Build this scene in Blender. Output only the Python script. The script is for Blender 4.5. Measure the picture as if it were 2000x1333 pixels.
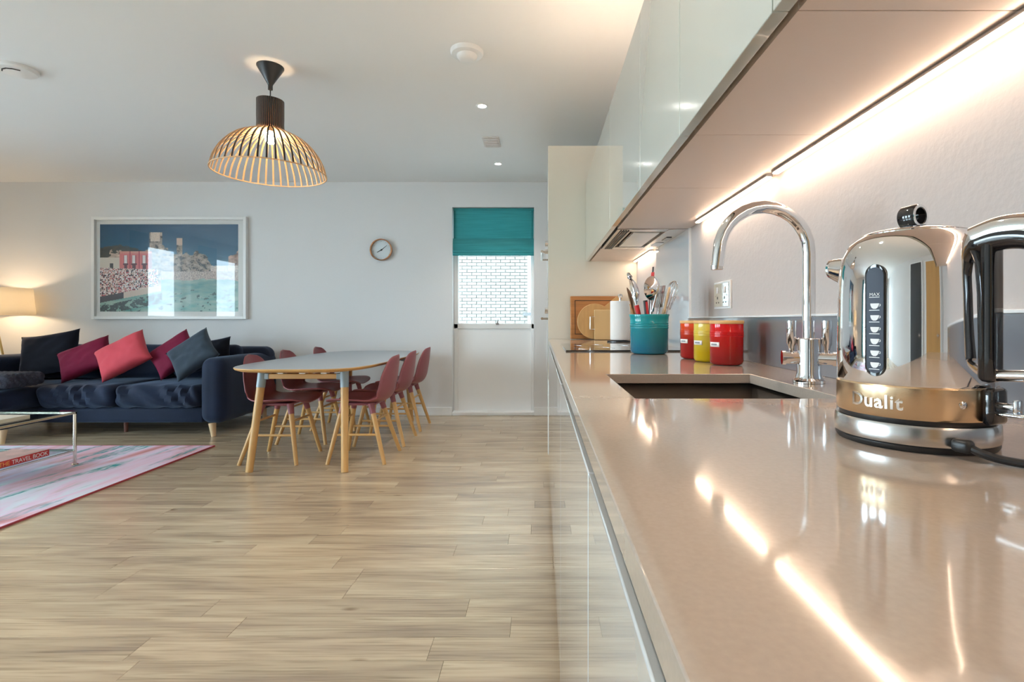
import bpy, bmesh, math, random
from mathutils import Vector, Matrix, noise
random.seed(7)
PI = math.pi
for o in list(bpy.data.objects): bpy.data.objects.remove(o)
S = bpy.context.scene
C = S.collection

# ------------------------------------------------------------------ camera, world, exposure
H = 1.03
cd = bpy.data.cameras.new('camera'); cam = bpy.data.objects.new('camera', cd); C.objects.link(cam)
cam.location = (0, 0, H); cam.rotation_euler = (PI/2, 0, 0)
cd.sensor_width = 36; cd.lens = 18; cd.clip_start = 0.02; cd.clip_end = 200
cd.shift_x = -0.0285; cd.shift_y = -0.0198
S.camera = cam
W = bpy.data.worlds.new('world'); S.world = W; W.use_nodes = True
bg = W.node_tree.nodes['Background']
bg.inputs[0].default_value = (0.70, 0.87, 1.0, 1); bg.inputs[1].default_value = 17.0
vs = S.view_settings
vs.view_transform = 'Standard'; vs.look = 'None'; vs.gamma = 1; vs.exposure = 0.5; vs.use_curve_mapping = False
S.cycles.max_bounces = 12; S.cycles.diffuse_bounces = 6; S.cycles.glossy_bounces = 6
S.cycles.transparent_max_bounces = 12; S.cycles.sample_clamp_indirect = 6
S.cycles.caustics_reflective = False; S.cycles.caustics_refractive = False

def portal(loc, rot, sx, sy):
    l = bpy.data.lights.new('window_portal', 'AREA'); l.shape = 'RECTANGLE'; l.size = sx; l.size_y = sy
    l.cycles.is_portal = True
    o = bpy.data.objects.new('window_portal', l); C.objects.link(o); o.location = loc; o.rotation_euler = rot
LEFT = -6.2; REAR = -1.9; BACK = 5.57; RIGHT = 0.65; CEIL = 2.54
WINS = [(2.0, 3.1), (0.2, 1.4), (-1.5, -0.4)]
for a, b in WINS: portal((LEFT-0.02, (a+b)/2, 1.2), (0, -PI/2, 0), 2.2, b-a)
portal((-0.52, BACK+0.02, 1.37), (-PI/2, 0, 0), 0.8, 0.75)

# ------------------------------------------------------------------ materials
MATS = {}
def mat(name, col=(.8,.8,.8), rough=.5, metal=0, spec=.5, coat=0, sheen=0, emit=None, es=0, trans=0,
        nscale=None, namt=0.0, bump=0.0, bscale=80, stretch=(1,1,1), coatr=.03, sheencol=None):
    if name in MATS: return MATS[name]
    m = bpy.data.materials.new(name); m.use_nodes = True; MATS[name] = m
    nt = m.node_tree; p = nt.nodes['Principled BSDF']
    p.inputs['Base Color'].default_value = (*col, 1); p.inputs['Roughness'].default_value = rough
    p.inputs['Metallic'].default_value = metal; p.inputs['Specular IOR Level'].default_value = spec
    p.inputs['Coat Weight'].default_value = coat; p.inputs['Coat Roughness'].default_value = coatr
    p.inputs['Sheen Weight'].default_value = sheen
    if sheencol: p.inputs['Sheen Tint'].default_value = (*sheencol, 1)
    p.inputs['Transmission Weight'].default_value = trans
    if emit: p.inputs['Emission Color'].default_value = (*emit, 1); p.inputs['Emission Strength'].default_value = es
    if nscale or bump:
        tc = nt.nodes.new('ShaderNodeTexCoord'); mp = nt.nodes.new('ShaderNodeMapping')
        mp.inputs['Scale'].default_value = stretch; nt.links.new(tc.outputs['Object'], mp.inputs[0])
    if nscale:
        n = nt.nodes.new('ShaderNodeTexNoise'); n.inputs['Scale'].default_value = nscale; n.inputs['Detail'].default_value = 4
        nt.links.new(mp.outputs[0], n.inputs['Vector'])
        mx = nt.nodes.new('ShaderNodeMix'); mx.data_type = 'RGBA'
        mx.inputs['A'].default_value = (*[max(0, c*(1-namt)) for c in col], 1)
        mx.inputs['B'].default_value = (*[min(1, c*(1+namt)) for c in col], 1)
        nt.links.new(n.outputs['Fac'], mx.inputs['Factor']); nt.links.new(mx.outputs['Result'], p.inputs['Base Color'])
    if bump:
        b = nt.nodes.new('ShaderNodeTexNoise'); b.inputs['Scale'].default_value = bscale; b.inputs['Detail'].default_value = 3
        nt.links.new(mp.outputs[0], b.inputs['Vector'])
        bn = nt.nodes.new('ShaderNodeBump'); bn.inputs['Strength'].default_value = bump; bn.inputs['Distance'].default_value = .01
        nt.links.new(b.outputs['Fac'], bn.inputs['Height']); nt.links.new(bn.outputs[0], p.inputs['Normal'])
    return m
def glass(name, tint=(1,1,1), ior=1.5):
    m = bpy.data.materials.new(name); m.use_nodes = True; nt = m.node_tree
    nt.nodes.remove(nt.nodes['Principled BSDF'])
    t = nt.nodes.new('ShaderNodeBsdfTransparent'); t.inputs[0].default_value = (*tint, 1)
    g = nt.nodes.new('ShaderNodeBsdfGlossy'); g.inputs['Roughness'].default_value = 0.0
    f = nt.nodes.new('ShaderNodeFresnel'); f.inputs[0].default_value = ior
    x = nt.nodes.new('ShaderNodeMixShader'); o = nt.nodes['Material Output']
    ge = nt.nodes.new('ShaderNodeNewGeometry'); sb = nt.nodes.new('ShaderNodeMath'); sb.operation = 'SUBTRACT'; sb.inputs[0].default_value = 1; nt.links.new(ge.outputs['Backfacing'], sb.inputs[1])
    mu = nt.nodes.new('ShaderNodeMath'); mu.operation = 'MULTIPLY'; nt.links.new(f.outputs[0], mu.inputs[0]); nt.links.new(sb.outputs[0], mu.inputs[1])
    nt.links.new(mu.outputs[0], x.inputs[0]); nt.links.new(t.outputs[0], x.inputs[1]); nt.links.new(g.outputs[0], x.inputs[2])
    nt.links.new(x.outputs[0], o.inputs[0]); return m
def translucent(name, col, amount=.5, bump=0, weave=None):
    m = bpy.data.materials.new(name); m.use_nodes = True; nt = m.node_tree
    p = nt.nodes['Principled BSDF']; p.inputs['Base Color'].default_value = (*col, 1); p.inputs['Roughness'].default_value = .9
    t = nt.nodes.new('ShaderNodeBsdfTranslucent'); t.inputs[0].default_value = (*col, 1)
    x = nt.nodes.new('ShaderNodeMixShader'); x.inputs[0].default_value = amount; o = nt.nodes['Material Output']
    nt.links.new(p.outputs[0], x.inputs[1]); nt.links.new(t.outputs[0], x.inputs[2]); nt.links.new(x.outputs[0], o.inputs[0])
    if weave:
        tc = nt.nodes.new('ShaderNodeTexCoord'); mp = nt.nodes.new('ShaderNodeMapping'); mp.inputs['Scale'].default_value = weave
        n = nt.nodes.new('ShaderNodeTexNoise'); n.inputs['Scale'].default_value = 1; n.inputs['Detail'].default_value = 4
        nt.links.new(tc.outputs['Object'], mp.inputs[0]); nt.links.new(mp.outputs[0], n.inputs['Vector'])
        mx = nt.nodes.new('ShaderNodeMix'); mx.data_type = 'RGBA'
        mx.inputs['A'].default_value = (*[c*.7 for c in col], 1); mx.inputs['B'].default_value = (*[min(1, c*1.25) for c in col], 1)
        nt.links.new(n.outputs['Fac'], mx.inputs['Factor']); nt.links.new(mx.outputs['Result'], p.inputs['Base Color'])
        nt.links.new(mx.outputs['Result'], t.inputs[0])
    return m

wall_m = mat('wall_paint', (.74,.74,.74), .85, spec=.2, bump=.06, bscale=60)
ceil_m = mat('ceiling_paint', (.88,.88,.87), .9, spec=.1)
white_m = mat('white_gloss_paint', (.87,.88,.88), .35)
frame_white = mat('white_frame', (.82,.82,.81), .3)
chrome = mat('chrome', (.86,.86,.87), .04, 1)
steel = mat('brushed_steel', (.62,.60,.58), .24, 1, bump=.02, bscale=200, stretch=(1,1,30))
steel_warm = mat('steel_painted_reflection', (.72,.55,.36), .22, 1, bump=.03, bscale=150, stretch=(1,1,30))  # brushed steel with its warm reflection put into the base colour
alu = mat('aluminium', (.55,.57,.59), .25, 1)
brass = mat('brass', (.62,.43,.17), .28, 1)
copper = mat('copper', (.85,.42,.22), .15, 1)
black_gl = mat('black_gloss', (.012,.012,.014), .06, coat=.5)
black_m = mat('black_plastic', (.015,.015,.016), .4)
dark_gap = mat('dark_recess', (.03,.025,.022), .7)
door_gl = mat('gloss_cabinet_front', (.53,.55,.49), .12, coat=1, spec=.5, coatr=.01)
base_gl = mat('gloss_base_front', (.66,.70,.71), .12, coat=1, coatr=.01)
tall_m = mat('cream_cabinet_side', (.70,.67,.58), .25)
carc_m = mat('cabinet_underside', (.74,.62,.54), .3, bump=.02, bscale=120)
def stone():
    m = mat('beige_quartz', (.465,.39,.33), .09, coat=.4, nscale=260, namt=.09, coatr=.05); return m
quartz = stone()
upst_m = mat('quartz_painted_shade', (.20,.205,.225), .06, coat=.6)  # same quartz as the worktop, its weaker light painted in as dark grey
splash_m = mat('pale_blue_glass', (.60,.66,.70), .05, coat=1)
oak = mat('light_oak', (.60,.34,.12), .42, nscale=6, namt=.22, stretch=(1,1,.12), bump=.02, bscale=40)
beech = mat('pale_beech', (.66,.47,.28), .45, nscale=8, namt=.15)
bamboo = mat('warm_bamboo_board', (.42,.18,.055), .4, nscale=5, namt=.55, stretch=(.4,.4,8))
boardw = mat('pale_wood_board', (.52,.31,.12), .45, nscale=7, namt=.25, stretch=(6,1,1))
plum = mat('plum_plastic', (.27,.075,.085), .42)
velvet = mat('navy_velvet', (.006,.012,.032), .7, sheen=.26, sheencol=(.45,.6,.85), nscale=5, namt=.5, spec=.2)
velvet_g = mat('slate_velvet', (.028,.042,.060), .75, sheen=.35, sheencol=(.6,.75,.9), nscale=6, namt=.3, spec=.2)
velvet_b = mat('black_velvet', (.004,.005,.010), .8, sheen=.15, sheencol=(.4,.5,.8), nscale=6, namt=.4, spec=.2)
burg = mat('burgundy_velvet', (.17,.008,.035), .75, sheen=.15, sheencol=(1,.4,.55), nscale=6, namt=.3, spec=.2)
pinkv = mat('coral_velvet', (.60,.075,.10), .75, sheen=.15, sheencol=(1,.6,.6), nscale=6, namt=.15, spec=.2)
knit = mat('dark_knit', (.03,.035,.055), .95, bump=1.0, bscale=70)
grey_lino = mat('grey_linoleum', (.33,.37,.41), .28, spec=.4)
grey_brk = mat('blue_grey_bracket', (.30,.38,.43), .4)
teal_bl = translucent('teal_blind_fabric', (.08,.42,.44), .45, weave=(3,3,60))
teal_cu = translucent('teal_curtain_fabric', (.06,.33,.36), .35)
shade_m = translucent('linen_shade', (.92,.86,.74), .6)
pane = glass('window_glass', (.97,.99,.99), 1.45)
pglass = glass('picture_glass', (.98,.98,.98), 1.5)
tglass = glass('table_glass', (.86,.93,.92), 1.5)
birch = mat('birch_lamination', (.66,.41,.21), .5)
black_ven = mat('black_veneer', (.018,.015,.013), .4)
paper = mat('white_paper', (.82,.81,.79), .9, bump=.15, bscale=90)
led_m = mat('led_light', (1,1,1), .5, emit=(1,.74,.53), es=30)
bulb_m = mat('warm_bulb', (1,1,1), .5, emit=(1,.72,.45), es=130)
spot_m = mat('downlight_lens', (1,1,1), .5, emit=(1,.95,.88), es=30)
brick_m = mat('pale_brick', (.34,.325,.29), .9, nscale=3, namt=.25)
mortar_m = mat('mortar', (.22,.22,.21), .95)
teal_gl = mat('teal_enamel', (.004,.20,.27), .12, coat=.15, spec=.4)
red_gl = mat('red_enamel', (.50,.006,.008), .12, coat=.15, spec=.4)
org_gl = mat('orange_red_enamel', (.55,.035,.006), .12, coat=.15, spec=.4)
yel_gl = mat('yellow_enamel', (.56,.43,.01), .12, coat=.15, spec=.4)
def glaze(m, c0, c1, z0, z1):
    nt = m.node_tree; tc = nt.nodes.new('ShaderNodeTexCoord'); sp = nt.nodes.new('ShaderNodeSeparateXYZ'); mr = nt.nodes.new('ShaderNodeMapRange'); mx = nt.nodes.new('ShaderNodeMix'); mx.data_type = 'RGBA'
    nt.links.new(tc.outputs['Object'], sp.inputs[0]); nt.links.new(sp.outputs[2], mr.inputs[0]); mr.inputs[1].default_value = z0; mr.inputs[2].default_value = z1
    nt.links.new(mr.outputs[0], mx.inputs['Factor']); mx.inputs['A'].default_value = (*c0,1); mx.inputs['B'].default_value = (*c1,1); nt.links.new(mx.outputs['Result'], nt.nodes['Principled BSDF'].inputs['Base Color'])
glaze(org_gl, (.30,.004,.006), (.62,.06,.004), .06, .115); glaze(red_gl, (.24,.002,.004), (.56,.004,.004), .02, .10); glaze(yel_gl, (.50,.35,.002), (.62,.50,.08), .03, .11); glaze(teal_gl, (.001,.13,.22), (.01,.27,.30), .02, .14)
lidw = mat('wooden_lid', (.66,.40,.16), .5)
tagw = mat('white_tag', (.8,.8,.8), .6)
tagink = mat('grey_tag_print', (.25,.28,.30), .7)
red_h = mat('red_silicone', (.55,.02,.025), .4)
inkw = mat('white_print', (.85,.85,.85), .6)
inko = mat('orange_print', (.9,.45,.12), .6)
book_red = mat('red_book_cover', (.55,.03,.03), .45)
book_cov = mat('pink_pattern_cover', (.70,.38,.36), .5, nscale=14, namt=.6)
pages = mat('book_pages', (.80,.76,.66), .9)
dark_door = mat('anthracite_door', (.04,.042,.045), .35)

# floor planks
def floor_mat():
    m = bpy.data.materials.new('wood_plank_vinyl'); m.use_nodes = True; nt = m.node_tree; p = nt.nodes['Principled BSDF']
    L = nt.links.new; N = nt.nodes.new
    geo = N('ShaderNodeNewGeometry'); oi = N('ShaderNodeObjectInfo')
    add = N('ShaderNodeMath'); add.operation = 'ADD'; L(oi.outputs['Random'], add.inputs[0]); L(geo.outputs['Random Per Island'], add.inputs[1])
    fr = N('ShaderNodeMath'); fr.operation = 'FRACT'; L(add.outputs[0], fr.inputs[0])
    mul = N('ShaderNodeMath'); mul.operation = 'MULTIPLY'; mul.inputs[1].default_value = 37; L(fr.outputs[0], mul.inputs[0])
    cx = N('ShaderNodeCombineXYZ'); L(mul.outputs[0], cx.inputs[0]); L(mul.outputs[0], cx.inputs[2])
    va = N('ShaderNodeVectorMath'); va.operation = 'ADD'; L(geo.outputs['Position'], va.inputs[0]); L(cx.outputs[0], va.inputs[1])
    def noise_(scale, det, dist=0):
        mp = N('ShaderNodeMapping'); mp.inputs['Scale'].default_value = scale; L(va.outputs[0], mp.inputs[0])
        n = N('ShaderNodeTexNoise'); n.inputs['Scale'].default_value = 1; n.inputs['Detail'].default_value = det
        n.inputs['Distortion'].default_value = dist; L(mp.outputs[0], n.inputs['Vector']); return n
    n1 = noise_((1.3, 11, 1), 3, .6); n2 = noise_((4, 120, 1), 4, .3); n3 = noise_((7, 26, 1), 2)
    r1 = N('ShaderNodeValToRGB'); e = r1.color_ramp.elements
    e[0].position = .28; e[0].color = (.315,.235,.165, 1); e[1].position = .74; e[1].color = (.59,.475,.325, 1)
    e2 = r1.color_ramp.elements.new(.5); e2.color = (.475,.365,.245, 1)
    L(n1.outputs['Fac'], r1.inputs[0])
    r2 = N('ShaderNodeValToRGB'); r2.color_ramp.elements[0].position = .30; r2.color_ramp.elements[0].color = (.62,.60,.57,1)
    r2.color_ramp.elements[1].position = .52; r2.color_ramp.elements[1].color = (1.04,1.04,1.04,1); L(n2.outputs['Fac'], r2.inputs[0])
    mx = N('ShaderNodeMix'); mx.data_type = 'RGBA'; mx.blend_type = 'MULTIPLY'; mx.inputs['Factor'].default_value = .75
    L(r1.outputs[0], mx.inputs['A']); L(r2.outputs[0], mx.inputs['B'])
    # plank to plank tone
    mr = N('ShaderNodeMapRange'); mr.inputs['To Min'].default_value = .91; mr.inputs['To Max'].default_value = 1.08; L(fr.outputs[0], mr.inputs[0])
    hsv = N('ShaderNodeHueSaturation'); L(mx.outputs['Result'], hsv.inputs['Color']); L(mr.outputs[0], hsv.inputs['Value'])
    # knots
    vo = N('ShaderNodeTexVoronoi'); vo.inputs['Scale'].default_value = 1; mp = N('ShaderNodeMapping'); mp.inputs['Scale'].default_value = (2.2, 6.0, 1)
    L(va.outputs[0], mp.inputs[0]); L(mp.outputs[0], vo.inputs['Vector'])
    kr = N('ShaderNodeValToRGB'); kr.color_ramp.elements[0].position = .02; kr.color_ramp.elements[0].color = (.45,.38,.33,1)
    kr.color_ramp.elements[1].position = .085; kr.color_ramp.elements[1].color = (1,1,1,1); L(vo.outputs['Distance'], kr.inputs[0])
    mk = N('ShaderNodeMix'); mk.data_type = 'RGBA'; mk.blend_type = 'MULTIPLY'; mk.inputs['Factor'].default_value = .8
    L(hsv.outputs[0], mk.inputs['A']); L(kr.outputs[0], mk.inputs['B']); L(mk.outputs['Result'], p.inputs['Base Color'])
    p.inputs['Roughness'].default_value = .22; p.inputs['Specular IOR Level'].default_value = 1.0
    b = N('ShaderNodeBump'); b.inputs['Strength'].default_value = .12; b.inputs['Distance'].default_value = .003
    L(n2.outputs['Fac'], b.inputs['Height']); L(b.outputs[0], p.inputs['Normal']); return m
floor_m = floor_mat()
def rug_mat():
    m = bpy.data.materials.new('faded_rug'); m.use_nodes = True; nt = m.node_tree; p = nt.nodes['Principled BSDF']
    L = nt.links.new; N = nt.nodes.new; tc = N('ShaderNodeTexCoord')
    def nz(scale, det, dist, off=0):
        mp = N('ShaderNodeMapping'); mp.inputs['Scale'].default_value = scale; mp.inputs['Location'].default_value = (off, off, 0)
        L(tc.outputs['Object'], mp.inputs[0]); n = N('ShaderNodeTexNoise'); n.inputs['Scale'].default_value = 1
        n.inputs['Detail'].default_value = det; n.inputs['Distortion'].default_value = dist; L(mp.outputs[0], n.inputs['Vector']); return n.outputs['Fac']
    def ramp(fac, pts):
        r = N('ShaderNodeValToRGB'); el = r.color_ramp.elements
        el[0].position, el[0].color = pts[0][0], (*pts[0][1], 1); el[1].position, el[1].color = pts[1][0], (*pts[1][1], 1)
        for q, c in pts[2:]: e = el.new(q); e.color = (*c, 1)
        L(fac, r.inputs[0]); return r.outputs[0]
    base = ramp(nz((5, 1.3, 1), 4, .8), [(.30, (.60,.24,.24)), (.64, (.72,.76,.82)), (.39, (.74,.44,.50)), (.51, (.80,.60,.74))])
    tealc = ramp(nz((9, 1.1, 1), 6, .5, 9), [(.53, (0,0,0)), (.62, (1,1,1))])
    fine = ramp(nz((60, 14, 1), 4, 0, 3), [(.38, (0,0,0)), (.6, (1,1,1))])
    mu = N('ShaderNodeMix'); mu.data_type = 'RGBA'; mu.blend_type = 'MULTIPLY'; mu.inputs['Factor'].default_value = .8; L(tealc, mu.inputs['A']); L(fine, mu.inputs['B'])
    mx = N('ShaderNodeMix'); mx.data_type = 'RGBA'; L(mu.outputs['Result'], mx.inputs['Factor']); L(base, mx.inputs['A']); mx.inputs['B'].default_value = (.05,.30,.31,1)
    gr = ramp(nz((12, 3, 1), 4, .4, 21), [(.60, (0,0,0)), (.70, (.6,.6,.6))])
    mx2 = N('ShaderNodeMix'); mx2.data_type = 'RGBA'; L(gr, mx2.inputs['Factor']); L(mx.outputs['Result'], mx2.inputs['A']); mx2.inputs['B'].default_value = (.38,.36,.24,1)
    L(mx2.outputs['Result'], p.inputs['Base Color']); p.inputs['Roughness'].default_value = .95; p.inputs['Specular IOR Level'].default_value = .1
    return m
rug_m = rug_mat(); rug_edge = mat('rug_binding', (.40,.06,.08), .9)
def attr_mat(name, rough=.5):
    m = bpy.data.materials.new(name); m.use_nodes = True; nt = m.node_tree; p = nt.nodes['Principled BSDF']
    a = nt.nodes.new('ShaderNodeAttribute'); a.attribute_name = 'print'; nt.links.new(a.outputs['Color'], p.inputs['Base Color'])
    p.inputs['Roughness'].default_value = rough; return m

# ------------------------------------------------------------------ mesh helpers
ORG = {}
def root(name, loc=(0,0,0), rotz=0, label=None, cat=None, group=None, world=True, kind=None):
    o = bpy.data.objects.new(name, None); C.objects.link(o); o.location = loc; o.rotation_euler = (0,0,rotz); o.empty_display_size = .05
    ORG[o.name] = Vector(loc) if world else Vector((0,0,0))
    return tag(o, label, cat, group, kind)
def tag(o, label=None, cat=None, group=None, kind=None):
    if label: o['label'] = label
    if cat: o['category'] = cat
    if group: o['group'] = group
    if kind: o['kind'] = kind
    return o
class M:
    def __init__(s): s.v = []; s.f = []; s.mi = []; s.cur = 0
    def add(s, vs, fs):
        b = len(s.v); s.v += [tuple(v) for v in vs]; s.f += [tuple(b+i for i in f) for f in fs]; s.mi += [s.cur]*len(fs); return s
    def box(s, x0,x1,y0,y1,z0,z1):
        x0,x1 = min(x0,x1),max(x0,x1); y0,y1 = min(y0,y1),max(y0,y1); z0,z1 = min(z0,z1),max(z0,z1)
        return s.add([(x0,y0,z0),(x1,y0,z0),(x1,y1,z0),(x0,y1,z0),(x0,y0,z1),(x1,y0,z1),(x1,y1,z1),(x0,y1,z1)],
              [(0,3,2,1),(4,5,6,7),(0,1,5,4),(1,2,6,5),(2,3,7,6),(3,0,4,7)])
    def lathe(s, prof, c=(0,0,0), n=32, axis='z', cap0=True, cap1=True):
        vs = []; fs = []
        for r, z in prof:
            for i in range(n):
                a = 2*PI*i/n; p = (r*math.cos(a), r*math.sin(a), z)
                if axis == 'x': p = (p[2], p[0], p[1])
                elif axis == 'y': p = (p[1], p[2], p[0])
                vs.append((p[0]+c[0], p[1]+c[1], p[2]+c[2]))
        k = len(prof)
        for j in range(k-1):
            for i in range(n): fs.append((j*n+i, j*n+(i+1)%n, (j+1)*n+(i+1)%n, (j+1)*n+i))
        if cap0: fs.append(tuple(range(n-1,-1,-1)))
        if cap1: fs.append(tuple((k-1)*n+i for i in range(n)))
        return s.add(vs, fs)
    def cyl(s, c, r, h, axis='z', n=24): return s.lathe([(r,0),(r,h)], c, n, axis)
    def tube(s, pts, r, n=10, closed=False, cap=True, sq=1.0):
        pts = [Vector(p) for p in pts]; k = len(pts); rs = r if isinstance(r, (list,tuple)) else [r]*k
        vs = []; fs = []; up = None
        for i, p in enumerate(pts):
            if closed: t = pts[(i+1)%k]-pts[i-1]
            else: t = pts[min(i+1,k-1)]-pts[max(i-1,0)]
            t.normalize()
            if up is None: up = Vector((0,0,1)) if abs(t.z) < .9 else Vector((0,1,0))
            sd = t.cross(up); sd.normalize(); up = sd.cross(t); up.normalize()
            for j in range(n):
                a = 2*PI*j/n; vs.append(p + sd*math.cos(a)*rs[i]*sq + up*math.sin(a)*rs[i])
        for i in range(k if closed else k-1):
            i2 = (i+1)%k
            for j in range(n): fs.append((i*n+j, i*n+(j+1)%n, i2*n+(j+1)%n, i2*n+j))
        if cap and not closed: fs += [tuple(range(n-1,-1,-1)), tuple((k-1)*n+j for j in range(n))]
        return s.add(vs, fs)
    def rod(s, a, b, r0, r1=None, n=12): return s.tube([a, b], [r0, r1 if r1 is not None else r0], n)
    def prism(s, poly, y0, y1, axis='y'):
        n = len(poly); mk = {'y': lambda p,t: (p[0],t,p[1]), 'z': lambda p,t: (p[0],p[1],t), 'x': lambda p,t: (t,p[0],p[1])}[axis]
        vs = [mk(p,y0) for p in poly] + [mk(p,y1) for p in poly]
        return s.add(vs, [tuple(range(n-1,-1,-1)), tuple(range(n,2*n))] + [(i,(i+1)%n,n+(i+1)%n,n+i) for i in range(n)])
    def rbox(s, c, sz, r, n=8, fn=None):
        hx,hy,hz = sz[0]/2, sz[1]/2, sz[2]/2; r = min(r, hx, hy, hz); vid = {}; vs = []; fs = []
        def g(i, h):   # grid spacing denser near the rounded ends
            t = i/n; k = 2*t-1; q = r/h; u = abs(k); u = (1-q)*u/.5 if u < .5 else (1-q)+q*(u-.5)/.5
            return math.copysign(u, k)*h
        def vert(i,j,k):
            key = (i,j,k)
            if key not in vid:
                p = Vector((g(i,hx), g(j,hy), g(k,hz))); q = Vector((max(-hx+r,min(hx-r,p.x)), max(-hy+r,min(hy-r,p.y)), max(-hz+r,min(hz-r,p.z))))
                d = p-q
                if d.length > 1e-9: p = q + d.normalized()*r
                if fn: p = fn(p)
                vid[key] = len(vs); vs.append((p[0]+c[0], p[1]+c[1], p[2]+c[2]))
            return vid[key]
        for a in range(n):
            for b in range(n):
                fs.append((vert(a,b,0),vert(a,b+1,0),vert(a+1,b+1,0),vert(a+1,b,0))); fs.append((vert(a,b,n),vert(a+1,b,n),vert(a+1,b+1,n),vert(a,b+1,n)))
                fs.append((vert(a,0,b),vert(a+1,0,b),vert(a+1,0,b+1),vert(a,0,b+1))); fs.append((vert(a,n,b),vert(a,n,b+1),vert(a+1,n,b+1),vert(a+1,n,b)))
                fs.append((vert(0,a,b),vert(0,a,b+1),vert(0,a+1,b+1),vert(0,a+1,b))); fs.append((vert(n,a,b),vert(n,a+1,b),vert(n,a+1,b+1),vert(n,a,b+1)))
        return s.add(vs, fs)
    def grid(s, fn, nu, nv, closeu=False):
        vs = [fn(i/nu, j/nv) for i in range(nu + (0 if closeu else 1)) for j in range(nv+1)]; w = nv+1; k = len(vs)
        return s.add(vs, [(i*w+j, ((i+1)*w+j) % k, ((i+1)*w+j+1) % k, i*w+j+1) for i in range(nu) for j in range(nv)])
    def xf(s, m, start=0):
        s.v = s.v[:start] + [tuple(m @ Vector(v)) for v in s.v[start:]]; return s
    def build(s, name, mats, parent=None, smooth=True, bevel=0, org=None, seg=2, ang=35, fixn=True):
        me = bpy.data.meshes.new(name)
        o0 = ORG.get(parent.name, Vector((0,0,0))) if parent else Vector(org or (0,0,0))
        me.from_pydata([tuple(Vector(v)-o0) for v in s.v], [], s.f)
        for m in (mats if isinstance(mats, (list,tuple)) else [mats]): me.materials.append(m)
        me.polygons.foreach_set('material_index', s.mi)
        if fixn:
            bm = bmesh.new(); bm.from_mesh(me); bmesh.ops.recalc_face_normals(bm, faces=bm.faces); bm.to_mesh(me); bm.free()
        if smooth:
            me.polygons.foreach_set('use_smooth', [True]*len(me.polygons)); me.set_sharp_from_angle(angle=math.radians(ang))
        me.update()
        o = bpy.data.objects.new(name, me); C.objects.link(o)
        if parent: o.parent = parent; ORG[o.name] = o0
        else: o.location = o0; ORG[o.name] = o0
        if bevel:
            b = o.modifiers.new('bevel', 'BEVEL'); b.width = bevel; b.segments = seg; b.limit_method = 'ANGLE'
        return o
def text_mesh(txt, size, extrude=0.0, spacing=1.0, off=0.0):
    cu = bpy.data.curves.new('t', 'FONT'); cu.body = txt; cu.size = size; cu.extrude = extrude; cu.offset = off; cu.resolution_u = 3; cu.space_character = spacing
    o = bpy.data.objects.new('t', cu); C.objects.link(o); dg = bpy.context.evaluated_depsgraph_get()
    me = o.evaluated_get(dg).to_mesh(); vs = [tuple(v.co) for v in me.vertices]; fs = [tuple(p.vertices) for p in me.polygons]
    o.evaluated_get(dg).to_mesh_clear(); bpy.data.objects.remove(o); bpy.data.curves.remove(cu); return vs, fs
def copy_tree(o, parent=None):
    c = o.copy(); C.objects.link(c); c.parent = parent
    for ch in list(o.children): copy_tree(ch, c)
    return c
def catmull(pts, m=8):
    pts = [Vector(p) for p in pts]; out = []
    for i in range(len(pts)-1):
        p0,p1,p2,p3 = pts[max(i-1,0)],pts[i],pts[i+1],pts[min(i+2,len(pts)-1)]
        for k in range(m):
            t = k/m; out.append(.5*((2*p1)+(p2-p0)*t+(2*p0-5*p1+4*p2-p3)*t*t+(3*p1-p0-3*p2+p3)*t**3))
    out.append(pts[-1]); return out
def struct(o): o['kind'] = 'structure'; return o

# ------------------------------------------------------------------ room shell
floor = struct(M().box(LEFT-.3, RIGHT+.3, REAR-.3, BACK+.35, -.20, -.011).build('floor', dark_gap))
floor['label'] = 'light greyed wood plank floor'
PL, PW = .92, .115
pm = M().box(0, PL, 0, PW, -.010, 0).build('floorboard', floor_m, floor, smooth=False)
bev = pm.modifiers.new('bevel', 'BEVEL'); bev.width = .0007; bev.segments = 1
pmesh = pm.data; rest = M(); cnt = 0; first = True
y = REAR; r = 0
while y < BACK-.01:
    x = LEFT - random.uniform(0, PL); w = min(PW, BACK-y)
    while x < RIGHT:
        a = max(x, LEFT); b = min(x+PL, RIGHT)
        if b-a > .03:
            vis = y+PW > 1.25 and b > -1.25*(y+PW)-.35 and a < .25
            if vis and cnt < 300:
                if first: o = pm; first = False
                else: o = pm.copy(); C.objects.link(o); o.parent = floor
                o.location = (a+.0004, y+.0004, 0); o.scale = ((b-a-.0008)/PL, (w-.0008)/PW, 1); cnt += 1
            else: rest.box(a+.0004, b-.0004, y+.0004, y+w-.0004, -.010, 0)
        x += PL
    y += PW; r += 1
tag(rest.build('floorboards_remaining', floor_m, floor, smooth=False), kind='stuff')
struct(M().box(LEFT-.3, RIGHT+.3, REAR-.3, BACK+.3, CEIL, CEIL+.2).build('ceiling', ceil_m))
DX0, DX1, DZ = -.969, -.078, 2.267
struct(M().box(LEFT-.3, DX0, BACK, BACK+.3, 0, CEIL).box(DX1, RIGHT+.3, BACK, BACK+.3, 0, CEIL).box(DX0, DX1, BACK, BACK+.3, DZ, CEIL).build('wall_back', wall_m, smooth=False))
struct(M().box(RIGHT, RIGHT+.3, REAR-.3, BACK, 0, CEIL).build('wall_right', mat('greige_wall_paint', (.55,.50,.475), .8, spec=.2, bump=.10, bscale=70), smooth=False))
lw = M(); ys = [REAR-.3] + sum([[a,b] for a,b in sorted(WINS)], []) + [BACK]
for i in range(0, len(ys), 2): lw.box(LEFT-.3, LEFT, ys[i], ys[i+1], 0, CEIL)
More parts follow.
